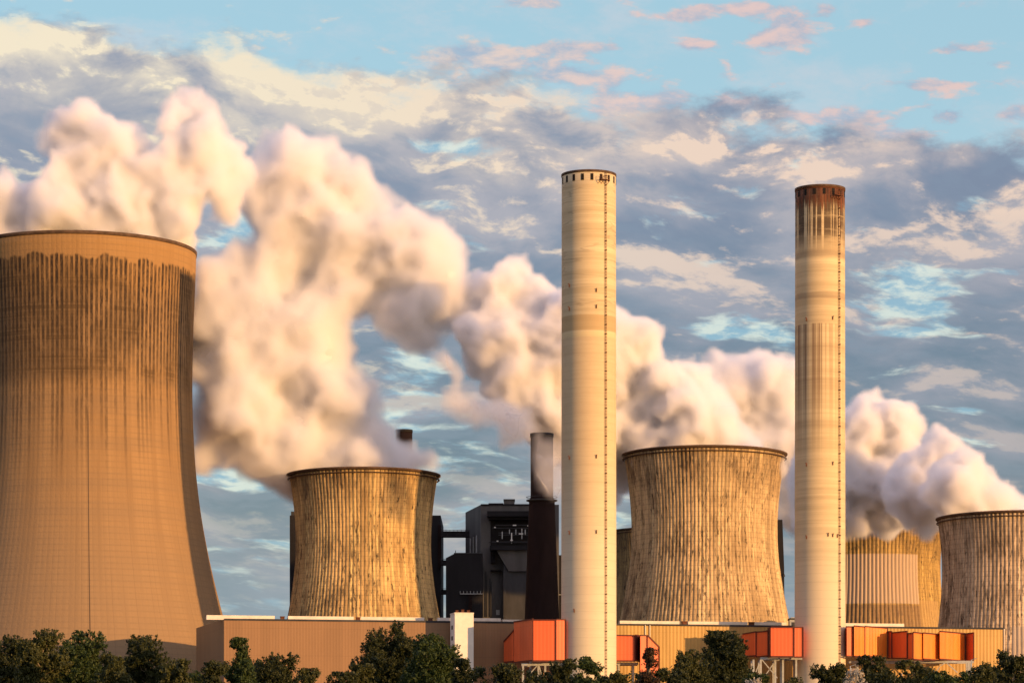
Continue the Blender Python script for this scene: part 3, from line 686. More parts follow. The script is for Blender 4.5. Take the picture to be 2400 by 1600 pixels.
def chimney(label, cx, s, py_top, rpx_top, rpx_bot, mat, n_open, open_ph, ladder_x, py_open, oh, lamps, plat=None):
    zt = (HOR - py_top) / s + EYE; R1 = rpx_top / s; R0 = rpx_bot / s
    o = empty('chimney', W(cx, HOR, s) - Vector((0, 0, EYE)), label, 'chimney', 'two tall pale concrete chimneys')
    prof = []
    K = 40
    for i in range(K + 1):
        z = zt * i / K; prof.append((R0 + (R1 - R0) * i / K, z))
    inner = [(R1 - 0.7, zt), (R1 - 0.9, zt - 12), (0.02, zt - 12.2)]
    lathe('shaft', prof + inner, 128, mat, o, closed=False)
    lathe('cap_ring', [(R1 - 0.75, zt - 0.5), (R1 + 0.14, zt - 0.55), (R1 + 0.16, zt + 0.12), (R1 - 0.75, zt + 0.15)], 128, M['rim'], o)
    zo = (HOR - py_open) / s + EYE
    for i in range(n_open):
        a = open_ph + i * 360.0 / n_open
        a = (a + 180) % 360 - 180
        if abs(a) > 92: continue
        ar = math.radians(a); u = Vector((math.sin(ar), -math.cos(ar), 0)); tt = Vector((math.cos(ar), math.sin(ar), 0))
        c = u * (R1 + 0.03); c.z = zo
        w = 0.42; rev = 0.10
        V = [c + tt * (sx * w) + Vector((0, 0, sz * oh)) + u * dd for dd in (-0.35, 0.05) for sx, sz in ((-1, -1), (1, -1), (1, 1), (-1, 1))]
        mesh_obj('vent_opening', V, [(0, 1, 2, 3), (4, 5, 6, 7), (0, 4, 5, 1), (1, 5, 6, 2), (2, 6, 7, 3), (3, 7, 4, 0)], M['black'], o)
    la = math.degrees(math.asin((ladder_x - cx) / rpx_top))
    ladder(o, la, R0, R1, 3.0, zt - 0.6)
    for (lx, ly) in lamps:
        z = (HOR - ly) / s + EYE; R = R0 + (R1 - R0) * z / zt
        ar = math.asin((lx - cx) / (R * s)); u = Vector((math.sin(ar), -math.cos(ar), 0)); tt = Vector((math.cos(ar), math.sin(ar), 0))
        c = u * (R + 0.1); c.z = z
        mesh_obj('warning_lamp', *join([bar(c - Vector((0, 0, 0.45)), c + Vector((0, 0, 0.35)), 0.30), bar(c + Vector((0, 0, 0.5)), c + u * 0.5 + Vector((0, 0, 0.5)), 0.2)]), M['rust'], o)
    if plat:
        z = (HOR - plat[1]) / s + EYE; ar = math.asin((plat[0] - cx) / (R1 * s)); u = Vector((math.sin(ar), -math.cos(ar), 0)); tt = Vector((math.cos(ar), math.sin(ar), 0))
        c = u * R1; c.z = z
        pp = [bar(c + u * 0.9 - tt * 1.5, c + u * 0.9 + tt * 1.5, 1.2, 0.15)]
        for k in (-1.5, -0.5, 0.5, 1.5):
            pp.append(bar(c + u * 1.4 + tt * k, c + u * 1.4 + tt * k + Vector((0, 0, 1.1)), 0.10)); pp.append(bar(c + u * 0.1 + tt * k - Vector((0, 0, 1.0)), c + u * 1.4 + tt * k, 0.12))
        for hz in (0.55, 1.1): pp.append(bar(c + u * 1.4 - tt * 1.5 + Vector((0, 0, hz)), c + u * 1.4 + tt * 1.5 + Vector((0, 0, hz)), 0.09))
        mesh_obj('service_platform', *join(pp), M['rust'], o)
    return o
C1 = chimney('taller pale concrete chimney with a ring of small openings, left of the other', 1380, 8.0, 411, 63.5, 65, chimney_mat('pale_chimney_concrete', 8.0, 1), 18, 5.3, 1417, 427, 0.95,
        [(1334, 677), (1396, 691), (1334, 731), (1396, 729), (1334, 1078), (1396, 1077), (1334, 1252), (1396, 1252), (1345, 1434)], (1411, 434))
C2 = chimney('pale concrete chimney with a rust brown crown and streaks, right of the other', 1922, 7.83, 444, 58, 60, chimney_mat('rusty_chimney_concrete', 7.83, 2), 16, 4.0, 1961, 459, 0.9,
        [(1886, 756), (1946, 754), (1886, 1094), (1946, 1092), (1886, 1263), (1935, 1258), (1946, 1259), (1957, 1260)], (1954, 468))
lathe('rust_band', [(58 / 7.83 + 0.02, 0), (58 / 7.83 + 0.07, 0), (58 / 7.83 + 0.07, 1.0), (58 / 7.83 + 0.02, 1.0)], 128, M['rust'], C2, (0, 0, (HOR - 451) / 7.83 + 2))
# ------------------------------------------------------------------ halls
def G(px, Y): return ((px - 1200) * Y / FPX, Y)              # ground point seen in photo column px at distance Y
def H(py, Y): return (HOR - py) * Y / FPX + EYE              # height of photo row py at distance Y
A_ = G(525, 905); B_ = G(2355, 947)
def front(px, back=0.0):
    """point of the halls' front wall line in photo column px, moved back by some metres"""
    t_ = (px - 1200) / FPX
    # intersect ray x = t*y with line A_-B_
    dx_, dy_ = B_[0] - A_[0], B_[1] - A_[1]
    k = (t_ * A_[1] - A_[0]) / (dx_ - t_ * dy_)
    x, y = A_[0] + dx_ * k, A_[1] + dy_ * k
    L = math.hypot(dx_, dy_); return (x - dy_ / L * back, y + dx_ / L * back)
def front_bar(px0, px1, f0, f1, z0, z1):
    a, b = front(px0, f0), front(px1, f0); c, d_ = front(px1, f1), front(px0, f1)
    # keep the ends square to the wall
    L = math.hypot(B_[0] - A_[0], B_[1] - A_[1]); n = (-(B_[1] - A_[1]) / L * (f1 - f0), (B_[0] - A_[0]) / L * (f1 - f0))
    return prism([a, b, (b[0] + n[0], b[1] + n[1]), (a[0] + n[0], a[1] + n[1])], z0, z1)

zl = H(1450, 905)
h1 = empty('turbine_hall', (A_[0], A_[1], 0), 'long tan windowless hall behind the trees with a dark shaded end wall at its left', 'building', 'works halls along the front')
def rel(o, vf):
    v, f = vf; l = o.location
    return [(a - l[0], b - l[1], c - l[2]) for a, b, c in v], f
end = G(460, 949)
mesh_obj('wall', *rel(h1, prism([front(525), front(1418), (front(1418)[0] - 6.0, front(1418)[1] + 34), (end[0] + 2, end[1] + 2), end], 0, zl)), M['hall'], h1)
mesh_obj('parapet', *rel(h1, front_bar(525.5, 1417, -0.12, 0.5, zl - 0.35, zl + 0.22)), M['dark_concrete'], h1)
for a, b in ((486, 646), (678, 832), (846, 998), (1030, 1178), (1182, 1235)):
    mesh_obj('rooflight', *rel(h1, front_bar(a, b, 3.0, 5.2, zl + 0.01, zl + (1.35 if a < 1180 else 1.0))), M['trim'], h1)
for a in (660, 838, 1008):
    mesh_obj('roof_vent', *rel(h1, join([front_bar(a, a + 9, 2.6, 4.0, zl + 0.01, zl + 1.0), front_bar(a - 1, a + 10, 2.4, 4.2, zl + 1.0, zl + 1.2)])), M['rust'], h1)
mesh_obj('cable_tray', *rel(h1, front_bar(1240, 1245, -0.3, -0.003, 20, zl)), M['steel'], h1)

zr = H(1467, 935)
fr_ = front(1420)
h2 = empty('boiler_hall', (fr_[0], fr_[1], 0), 'ochre corrugated hall stretching behind the orange ducts to the right', 'building', 'works halls along the front')
mesh_obj('wall', *rel(h2, prism([front(1420), front(2355), front(2355, 34), front(1420, 34)], 0, zr)), M['hall_gold'], h2)
mesh_obj('parapet', *rel(h2, front_bar(1420, 2355.5, -0.14, 0.5, zr - 0.25, zr + 0.3)), M['dark_concrete'], h2)
for a, b in ((1458, 1598), (1618, 1758), (1774, 1850), (1988, 2126)):
    mesh_obj('rooflight', *rel(h2, front_bar(a, b, 3.0, 5.0, zr + 0.01, zr + 1.4)), M['trim'], h2)
for a in (1604, 1762):
    mesh_obj('roof_vent', *rel(h2, join([front_bar(a, a + 11, 2.6, 4.0, zr + 0.01, zr + 1.2), front_bar(a - 1, a + 12, 2.4, 4.2, zr + 1.2, zr + 1.4)])), M['rust'], h2)
for a in (1511, 1522, 2352):
    mesh_obj('downpipe', *rel(h2, front_bar(a, a + 1.6, -0.4, -0.003, 10, zr)), M['trim'], h2)
# the right-hand end of the works: a small grey roof house and a mast
p0 = G(1851, 1000)
rh = empty('roof_house', (p0[0], p0[1], 0), 'small grey roof house peeping out left of the rust crowned chimney', 'building')
mesh_obj('wall', *join([box_mesh(0, 5, 0, 6, 0, H(1451, 1000)), box_mesh(0.5, 4, 1, 4, H(1451, 1000), H(1445, 1000))]), M['steel'], rh)
mesh_obj('roof', *box_mesh(-0.2, 5.2, -0.2, 6.2, H(1451, 1000) + 0.01, H(1450, 1000) + 0.3), M['dark'], rh)
for k in range(3): mesh_obj('panel_door', *box_mesh(0.6 + k * 1.5, 1.6 + k * 1.5, -0.08, -0.003, H(1470, 1000), H(1457, 1000)), M['dark_concrete'], rh)

# white stair tower
YT = 911.0
a = G(1066, YT - 3); b = G(1110, YT - 3 + 1.0)
st = empty('stair_tower', (a[0], a[1], 0), 'slim white stair tower standing against the tan hall', 'building')
zt_ = H(1437, YT - 3)
w_ = b[0] - a[0]
lf = (-(1066 - 1054.5) / 7.9, 6.0)
mesh_obj('wall', *prism([(0, 0), (w_, 1.0), (w_ + lf[0], 7.0), (lf[0], 6.0)], 0, zt_), M['white'], st)
mesh_obj('roof', *prism([(-0.1, -0.1), (w_ + 0.1, 0.9), (w_ + lf[0], 7.1), (lf[0] - 0.1, 6.1)], zt_ + 0.002, zt_ + 0.35), M['trim'], st)
for k in range(3):
    mesh_obj('roof_vent', *join([box_mesh(0.2 + k * 1.7, 1.0 + k * 1.7, 2, 3, zt_ + 0.35, zt_ + 1.0 + 0.2 * (k % 2)), box_mesh(0.1 + k * 1.7, 1.1 + k * 1.7, 1.9, 3.1, zt_ + 1.0 + 0.2 * (k % 2), zt_ + 1.12 + 0.2 * (k % 2))]), M['rust'], st)
for k in range(7):
    z = zt_ - 4.5 - k * 3.2
    p = Vector((lf[0] * 0.45, 2.7, z)); q = Vector((lf[0] * 0.72, 4.3, z))
    d_ = (q - p); n_ = Vector((-d_.y, d_.x, 0)).normalized() * 0.06
    V = [p + n_, q + n_, q + n_ + Vector((0, 0, 1.2)), p + n_ + Vector((0, 0, 1.2)), p - n_, q - n_, q - n_ + Vector((0, 0, 1.2)), p - n_ + Vector((0, 0, 1.2))]
    mesh_obj('window', V, [(0, 1, 2, 3), (7, 6, 5, 4), (0, 4, 5, 1), (1, 5, 6, 2), (2, 6, 7, 3), (3, 7, 4, 0)], M['black'], st)

# ------------------------------------------------------------------ flue ducts: folded sheet boxes on steel legs
def duct(label, segs, legs, base=None, beam=None, braces=(), deep=7.0, legY=None):
    """segs: (px0, Y0, px1, Y1, row_top, row_bottom, material[, row_top_left, row_bottom_left])"""
    x0, y0 = G(segs[0][0], segs[0][1])
    o = empty('flue_duct', (x0, y0, 0), label, 'duct', 'orange flue ducts on steel legs')
    for sg in segs:
        pa, ya, pb, yb, rt_, rb_, mt = sg[:7]
        a = G(pa, ya); b = G(pb, yb); ym_ = (ya + yb) / 2
        rtl, rbl = (sg[7], sg[8]) if len(sg) > 8 else (rt_, rb_)
        zt_l, zb_l, zt_r, zb_r = H(rtl, ym_), H(rbl, ym_), H(rt_, ym_), H(rb_, ym_)
        V = []
        for (pt, zt1, zb1) in ((a, zt_l, zb_l), (b, zt_r, zb_r)):
            for back in (0, deep):
                V += [(pt[0] - x0, pt[1] - y0 + back, zb1), (pt[0] - x0, pt[1] - y0 + back, zt1)]
        # order: a0b a0t a1b a1t b0b b0t b1b b1t
        F = [(0, 4, 5, 1), (1, 5, 7, 3), (3, 7, 6, 2), (0, 2, 6, 4), (0, 1, 3, 2), (4, 6, 7, 5)]
        pn = mesh_obj('panel', V, F, M[mt], o)
        # folded flanges along the top, the bottom and the right-hand edge
        pa3, pb3 = Vector((a[0] - x0, a[1] - y0 - 0.08, 0)), Vector((b[0] - x0, b[1] - y0 - 0.08, 0))
        fl = []
        for zl_, zr_ in ((zt_l + 0.12, zt_r + 0.12), (zb_l - 0.30, zb_r - 0.30)):
            fl.append(bar(pa3 + Vector((0, 0, zl_)), pb3 + Vector((0, 0, zr_)), 0.40, 0.36))
        fl.append(bar(pb3 + Vector((0, -0.05, zb_r - 0.3)), pb3 + Vector((0, -0.05, zt_r + 0.2)), 0.34, 0.30))
        mesh_obj('flange', *join(fl), M['flange'], o)
    zb = min(H(sg[5], (sg[1] + sg[3]) / 2) for sg in segs) - 0.5
    if beam:
        pa, pb, by = beam
        Yb = legY or (segs[0][1] + 2)
        a = G(pa, Yb); b = G(pb, Yb); z = H(by, Yb)
        for k in (0, deep - 2): mesh_obj('support_beam', *bar((a[0] - x0, a[1] - y0 + k, z), (b[0] - x0, b[1] - y0 + k, z), 0.35, 0.7), M['steel'], o)
        for lx in legs:
            for k in (0, deep - 2):
                c = G(lx, Yb)
                mesh_obj('leg', *bar((c[0] - x0, c[1] - y0 + k, 0), (c[0] - x0, c[1] - y0 + k, z - 0.35), 0.55), M['steel'], o)
        for (l0, r0, l1, r1) in braces:
            c0 = G(l0, Yb); c1 = G(l1, Yb)
            mesh_obj('brace', *bar((c0[0] - x0, c0[1] - y0 + 0.02, H(r0, Yb)), (c1[0] - x0, c1[1] - y0 + 0.02, H(r1, Yb)), 0.28), M['steel'], o)
    return o
duct('faceted orange flue duct joining the left side of the taller chimney',
     [(1181, 914, 1205, 906, 1478, 1548, 'duct', 1502, 1548), (1204.5, 905.5, 1249, 893, 1454, 1547, 'duct'), (1249.5, 893, 1303, 893.5, 1453, 1546, 'duct'), (1304, 893.6, 1326, 894.5, 1452, 1545, 'duct')],
     [1226, 1262, 1278, 1318], beam=(1222, 1326, 1556), braces=[(1240, 1580, 1258, 1560), (1264, 1560, 1274, 1600)], legY=897, deep=9.0)
duct('small orange duct with a chamfered elbow right of the taller chimney',
     [(1436, 901, 1488, 902, 1489, 1546, 'duct'), (1490, 902, 1500, 906, 1489, 1546, 'flange'), (1501, 900, 1517, 901, 1489, 1592, 'duct'), (1517.4, 901, 1545, 903, 1516, 1592, 'duct', 1489, 1592)],  # narrow step panel takes the dark flange colour for its shade
     [1450, 1484], beam=(1444, 1496, 1554), legY=905, deep=9.0)
duct('orange box duct joining the left side of the rust crowned chimney',
     [(1741, 926, 1772, 919, 1482, 1535, 'duct', 1484, 1534), (1772.5, 919, 1800, 913, 1480, 1535, 'duct'), (1800.5, 913, 1806, 910, 1472, 1536, 'flange'), (1806.5, 909, 1861, 909.5, 1470, 1536, 'duct'), (1862, 909.6, 1882, 910, 1470, 1537, 'duct')],
     [1766, 1783, 1817, 1835, 1866], beam=(1782, 1880, 1542), braces=[(1786, 1545, 1822, 1588), (1766, 1590, 1781, 1548), (1817, 1548, 1788, 1590)], legY=913, deep=9.0)
duct('long zigzag duct of orange panels, golden where sunlit, running right from the rust crowned chimney',
     [(1985, 913, 2000, 914, 1469, 1535, 'duct'), (2002, 913, 2027, 918, 1468, 1536, 'duct_sunlit'), (2027.5, 918, 2080, 927, 1470, 1537, 'duct_sunlit'), (2082, 927, 2090, 925.5, 1480, 1539, 'duct'), (2090.5, 925.5, 2126, 918, 1481, 1541, 'duct', 1481, 1538),
      (2127, 918, 2140, 915, 1484, 1542, 'duct'), (2140.5, 915, 2163, 921, 1483, 1543, 'duct_sunlit'), (2164, 920, 2201, 928, 1485, 1543, 'duct_sunlit'), (2203, 925, 2262, 937, 1482, 1544, 'duct_sunlit'), (2265, 937, 2282, 932, 1484, 1546, 'duct')],
     [2010, 2036, 2270, 2276], beam=(1990, 2282, 1550), braces=[(2202, 1560, 2216, 1552), (2218, 1552, 2244, 1575), (2202, 1562, 2190, 1580)], legY=929, deep=6.0)

# ------------------------------------------------------------------ the dark boiler works behind
YB = 1240.0
def wbox(px0, px1, row0, row1, Y, deep, base=None):
    """box with its front face filling these photo columns at distance Y"""
    a = G(px0, Y)[0]; b = G(px1, Y)[0]
    return box_mesh(a, b, Y, Y + deep, 0 if row1 is None else H(row1, Y), H(row0, Y))
b1 = empty('boiler_house', (G(855, YB)[0], YB, 0), 'black boiler house hidden behind the golden tower, only its edges showing', 'building', 'dark boiler houses')
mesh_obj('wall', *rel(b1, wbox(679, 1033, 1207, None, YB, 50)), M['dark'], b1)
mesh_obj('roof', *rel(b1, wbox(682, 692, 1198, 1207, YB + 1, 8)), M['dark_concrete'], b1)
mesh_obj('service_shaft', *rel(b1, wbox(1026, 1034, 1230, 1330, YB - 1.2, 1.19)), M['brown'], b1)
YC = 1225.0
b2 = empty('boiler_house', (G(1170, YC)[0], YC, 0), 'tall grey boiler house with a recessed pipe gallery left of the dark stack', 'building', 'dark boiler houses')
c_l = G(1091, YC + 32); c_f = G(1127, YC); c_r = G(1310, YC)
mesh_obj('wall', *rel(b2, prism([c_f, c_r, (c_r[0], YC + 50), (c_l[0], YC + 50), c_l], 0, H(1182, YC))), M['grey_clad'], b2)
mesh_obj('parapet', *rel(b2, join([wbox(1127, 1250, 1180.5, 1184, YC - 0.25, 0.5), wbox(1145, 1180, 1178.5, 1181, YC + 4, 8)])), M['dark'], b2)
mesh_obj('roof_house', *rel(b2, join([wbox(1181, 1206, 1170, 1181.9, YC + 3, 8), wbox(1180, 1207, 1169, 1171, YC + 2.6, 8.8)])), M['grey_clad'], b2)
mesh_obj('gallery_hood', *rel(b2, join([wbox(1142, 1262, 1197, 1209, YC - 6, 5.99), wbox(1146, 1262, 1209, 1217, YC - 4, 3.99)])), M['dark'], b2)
mesh_obj('gallery_back', *rel(b2, wbox(1150, 1262, 1217, 1283, YC - 0.3, 0.29)), M['black'], b2)
pp = []
for k, (r, x0, x1) in enumerate(((1229, 1160, 1262), (1236, 1154, 1262), (1247, 1168, 1262), (1252, 1168, 1262), (1268, 1152, 1262))):
    pp.append(rel(b2, wbox(x0, x1, r, r + 1.6, YC - 4.5 - k * 0.3, 0.3)))
mesh_obj('gallery_rail', *join(pp), M['dark_concrete'], b2)
for k, (x, r0, r1) in enumerate(((1176, 1245, 1262), (1193, 1240, 1250), (1198, 1248, 1272), (1208, 1240, 1252), (1222, 1238, 1262), (1230, 1240, 1252))):
    mesh_obj('pipe', *rel(b2, wbox(x, x + 2.2, r0, r1, YC - 5.5, 0.5)), M['lamp'] if k in (2,) else M['steel'], b2)
for k, (x, r0, w) in enumerate(((1202, 1229, 8), (1158, 1234, 4), (1236, 1230, 5), (1164, 1266, 4), (1196, 1264, 6), (1216, 1249, 10))):
    mesh_obj('lit_fitting', *rel(b2, wbox(x, x + w, r0, r0 + 2.2, YC - 6.2, 0.5)), M['lamp'], b2)
mesh_obj('gallery_floor', *rel(b2, join([wbox(1148, 1262, 1278, 1288, YC - 7, 6.99), wbox(1145, 1262, 1270, 1271.3, YC - 7, 0.3)])), M['dark'], b2)
# hopper: a funnel narrowing to a column
hz = [(1288, 1162, 1262), (1316, 1178, 1262), (1340, 1192, 1262)]
V = []; F = []
for row, xa, xb in hz:
    a = G(xa, YC)[0] - b2.location[0]; b = G(xb, YC)[0] - b2.location[0]; z = H(row, YC)
    V += [(a, -5.5, z), (b, -5.5, z), (b, -0.01, z), (a, -0.01, z)]
for i in range(2):
    o_ = i * 4; F += [(o_ + j, o_ + (j + 1) % 4, o_ + 4 + (j + 1) % 4, o_ + 4 + j)[::-1] for j in range(4)]
F += [(0, 1, 2, 3), (11, 10, 9, 8)]
mesh_obj('hopper', V, F, M['grey_clad'], b2)
mesh_obj('column', *rel(b2, wbox(1180, 1262, 1322, None, YC - 4.5, 4.49)), M['dark_concrete'], b2)
mesh_obj('gallery_strut', *rel(b2, join([wbox(1150, 1176, 1334, 1337, YC - 2, 1.9), wbox(1150, 1160, 1290, 1318, YC - 2, 1.9)])), M['dark'], b2)
mesh_obj('wall_hatch', *rel(b2, wbox(1163, 1171, 1428, 1440, YC - 0.12, 0.11)), M['steel'], b2)
for k in range(5):
    mesh_obj('wall_pipe', *rel(b2, wbox(1131 + k * 5 + (k % 2) * 2, 1132.6 + k * 5 + (k % 2) * 2, 1330 + k * 8, 1445, YC - 0.5, 0.49)), M['dark_concrete'], b2)
for k in range(3):
    t_ = 0.25 + k * 0.2; p = Vector((c_f[0] + (c_l[0] - c_f[0]) * t_ - 0.2, c_f[1] + (c_l[1] - c_f[1]) * t_, 0))
    mesh_obj('wall_pipe', *rel(b2, bar(p + Vector((0, 0, H(1296, YC))), p + Vector((0, 0, H(1250, YC))), 0.5)), M['steel'], b2)
YD = 1205.0
b3 = empty('bunker_block', (G(1087, YD)[0], YD, 0), 'low black bunker block with a chamfered corner in front of the boiler house', 'building', 'dark boiler houses')
a0 = G(1045, YD)[0]; a1 = G(1066, YD)[0]; a2 = G(1131, YD)[0]
xl = b3.location[0]
V = [(a0 - xl, 0, 0), (a2 - xl, 0, 0), (a2 - xl, 0, H(1296, YD)), (a1 - xl, 0, H(1296, YD)), (a0 - xl, 0, H(1307, YD))]
V += [(x, 18, z) for x, y, z in V]
mesh_obj('wall', V, [(0, 1, 2, 3, 4), (9, 8, 7, 6, 5)] + [(i, i + 5, (i + 1) % 5 + 5, (i + 1) % 5) for i in range(5)], M['dark'], b3)
mesh_obj('roof_edge', *rel(b3, wbox(1064, 1131, 1294.5, 1297, YD - 0.2, 0.19)), M['dark_concrete'], b3)
mesh_obj('ledge', *rel(b3, join([wbox(1078, 1131, 1390, 1391.5, YD - 0.7, 0.69)] + [wbox(1078 + 8 * k, 1079 + 8 * k, 1384, 1390, YD - 0.7, 0.2) for k in range(7)])), M['steel'], b3)
mesh_obj('service_shaft', *rel(b3, wbox(1098, 1106, 1392, 1440, YD - 1.2, 1.19)), M['brown'], b3)
mesh_obj('roof_mast', *rel(b3, wbox(1067, 1068.5, 1289, 1296, YD + 2, 0.3)), M['dark'], b3)
for i, (r0, r1, x1, lb) in enumerate(((1241, 1257, 1100, 'highest of the three dark bridges between the boiler houses'), (1309, 1323, 1050, 'middle dark bridge left of the bunker block'), (1378, 1391, 1050, 'lowest dark bridge left of the bunker block'))):
    br = empty('conveyor_bridge', (G(1034, YB)[0], YB + 5, 0), lb, 'bridge', 'dark bridges between the boiler houses')
    mesh_obj('deck', *rel(br, wbox(1033.2, x1, r0 + 3, r1, YB - 6, 5)), M['dark'], br)
    mesh_obj('railing', *rel(br, join([wbox(1033.2, x1, r0, r0 + 1.0, YB - 6.2, 0.25)] + [wbox(1036 + 9 * k, 1036.8 + 9 * k, r0 + 1.0, r0 + 3, YB - 6.2, 0.25) for k in range(int((x1 - 1036) / 9) + 1)])), M['dark_concrete'], br)
YE = 1260.0
b4 = empty('boiler_house', (G(1308, YE)[0], YE, 0), 'low black block between the dark stack and the taller chimney', 'building', 'dark boiler houses')
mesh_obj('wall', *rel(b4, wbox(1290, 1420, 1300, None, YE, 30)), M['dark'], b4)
mesh_obj('railing', *rel(b4, wbox(1303, 1340, 1392, 1393.3, YE - 0.8, 0.79)), M['steel'], b4)
YF = 1200.0
b5 = empty('boiler_house', (G(1810, YF)[0], YF, 0), 'narrow black slab showing behind the right edge of the blotchy tower', 'building', 'dark boiler houses')
a0, a1, a2 = G(1780, YF)[0], G(1829, YF)[0], G(1838, YF)[0]; xl = b5.location[0]
V = [(a0 - xl, 0, 0), (a2 - xl + 0.4, 0, 0), (a2 - xl, 0, H(1330, YF)), (a1 - xl + 0.8, 0, H(1217, YF)), (a0 - xl, 0, H(1217, YF))]
V += [(x, 30, z) for x, y, z in V]
mesh_obj('wall', V, [(0, 1, 2, 3, 4), (9, 8, 7, 6, 5)] + [(i, i + 5, (i + 1) % 5 + 5, (i + 1) % 5) for i in range(5)], M['dark'], b5)
mesh_obj('bracket_lamp', *rel(b5, join([wbox(1835, 1840, 1347, 1350, YF - 1, 0.8), wbox(1837, 1839, 1344, 1347, YF - 1, 0.8)])), M['dark_concrete'], b5)

def stack(label, cx, s, row_top, r_top, r_collar, row_collar, r_bot, mat, rows_ring=()):
    o = empty('boiler_stack', W(cx, HOR, s) - Vector((0, 0, EYE)), label, 'chimney', 'dark brown stacks of the boiler houses')
    zz = lambda r: (HOR - r) / s + EYE
    prof = [(r_bot / s, 0.0), (r_collar / s, zz(row_collar)), (r_top / s, zz(row_collar - 8)), (r_top / s, zz(row_top)), (r_top / s - 0.6, zz(row_top)), (r_top / s - 0.7, zz(row_top) - 10), (0.02, zz(row_top) - 10.1)]
    pr = []
    for i in range(len(prof) - 1):
        n = 12 if i == 0 else 1
        for k in range(n): pr.append((prof[i][0] + (prof[i + 1][0] - prof[i][0]) * k / n, prof[i][1] + (prof[i + 1][1] - prof[i][1]) * k / n))
    pr.append(prof[-1])
    lathe('shaft', pr, 72, mat, o, closed=False)
    rc = r_collar / s
    lathe('collar', [(rc - 0.2, zz(row_collar) - 0.6), (rc + 0.9, zz(row_collar) - 0.2), (rc + 0.9, zz(row_collar) + 0.1), (rc - 0.4, zz(row_collar) + 0.12)], 72, M['dark_concrete'], o)
    lathe('collar_rail', [(rc + 0.82, zz(row_collar) + 0.9), (rc + 0.92, zz(row_collar) + 0.9), (rc + 0.92, zz(row_collar) + 1.05), (rc + 0.82, zz(row_collar) + 1.05)], 72, M['dark_concrete'], o)
    lathe('cap_ring', [(r_top / s - 0.5, zz(row_top) - 1.0), (r_top / s + 0.15, zz(row_top) - 1.0), (r_top / s + 0.15, zz(row_top) + 0.15), (r_top / s - 0.5, zz(row_top) + 0.15)], 72, M['dark'], o)
    return o
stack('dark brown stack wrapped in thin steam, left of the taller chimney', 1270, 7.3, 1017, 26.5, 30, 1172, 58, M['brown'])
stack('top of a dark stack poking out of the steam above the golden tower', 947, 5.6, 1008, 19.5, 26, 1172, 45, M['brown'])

# yard lamp masts among the trees
for px, row, s, lb in ((1993, 1560, 9.0, 'thin lamp mast right of the rust crowned chimney'), (2114, 1577, 9.0, 'short thin lamp mast among the bushes under the zigzag duct'), (2277, 1545, 9.0, 'tallest thin lamp mast at the right end of the zigzag duct')):
    o = empty('lamp_mast', W(px, HOR, s) - Vector((0, 0, EYE)), lb, 'lamp post', 'yard lamp masts')
    z = (HOR - row) / s + EYE
    lathe('pole', [(0.22, 0), (0.13, z), (0.01, z + 0.02)], 10, M['steel'], o, closed=False)
    mesh_obj('lamp_head', *join([bar((0, 0, z), (1.0, -0.4, z + 0.25), 0.12), bar((0.6, -0.2, z + 0.2), (1.3, -0.5, z + 0.32), 0.32, 0.16)]), M['steel'], o)

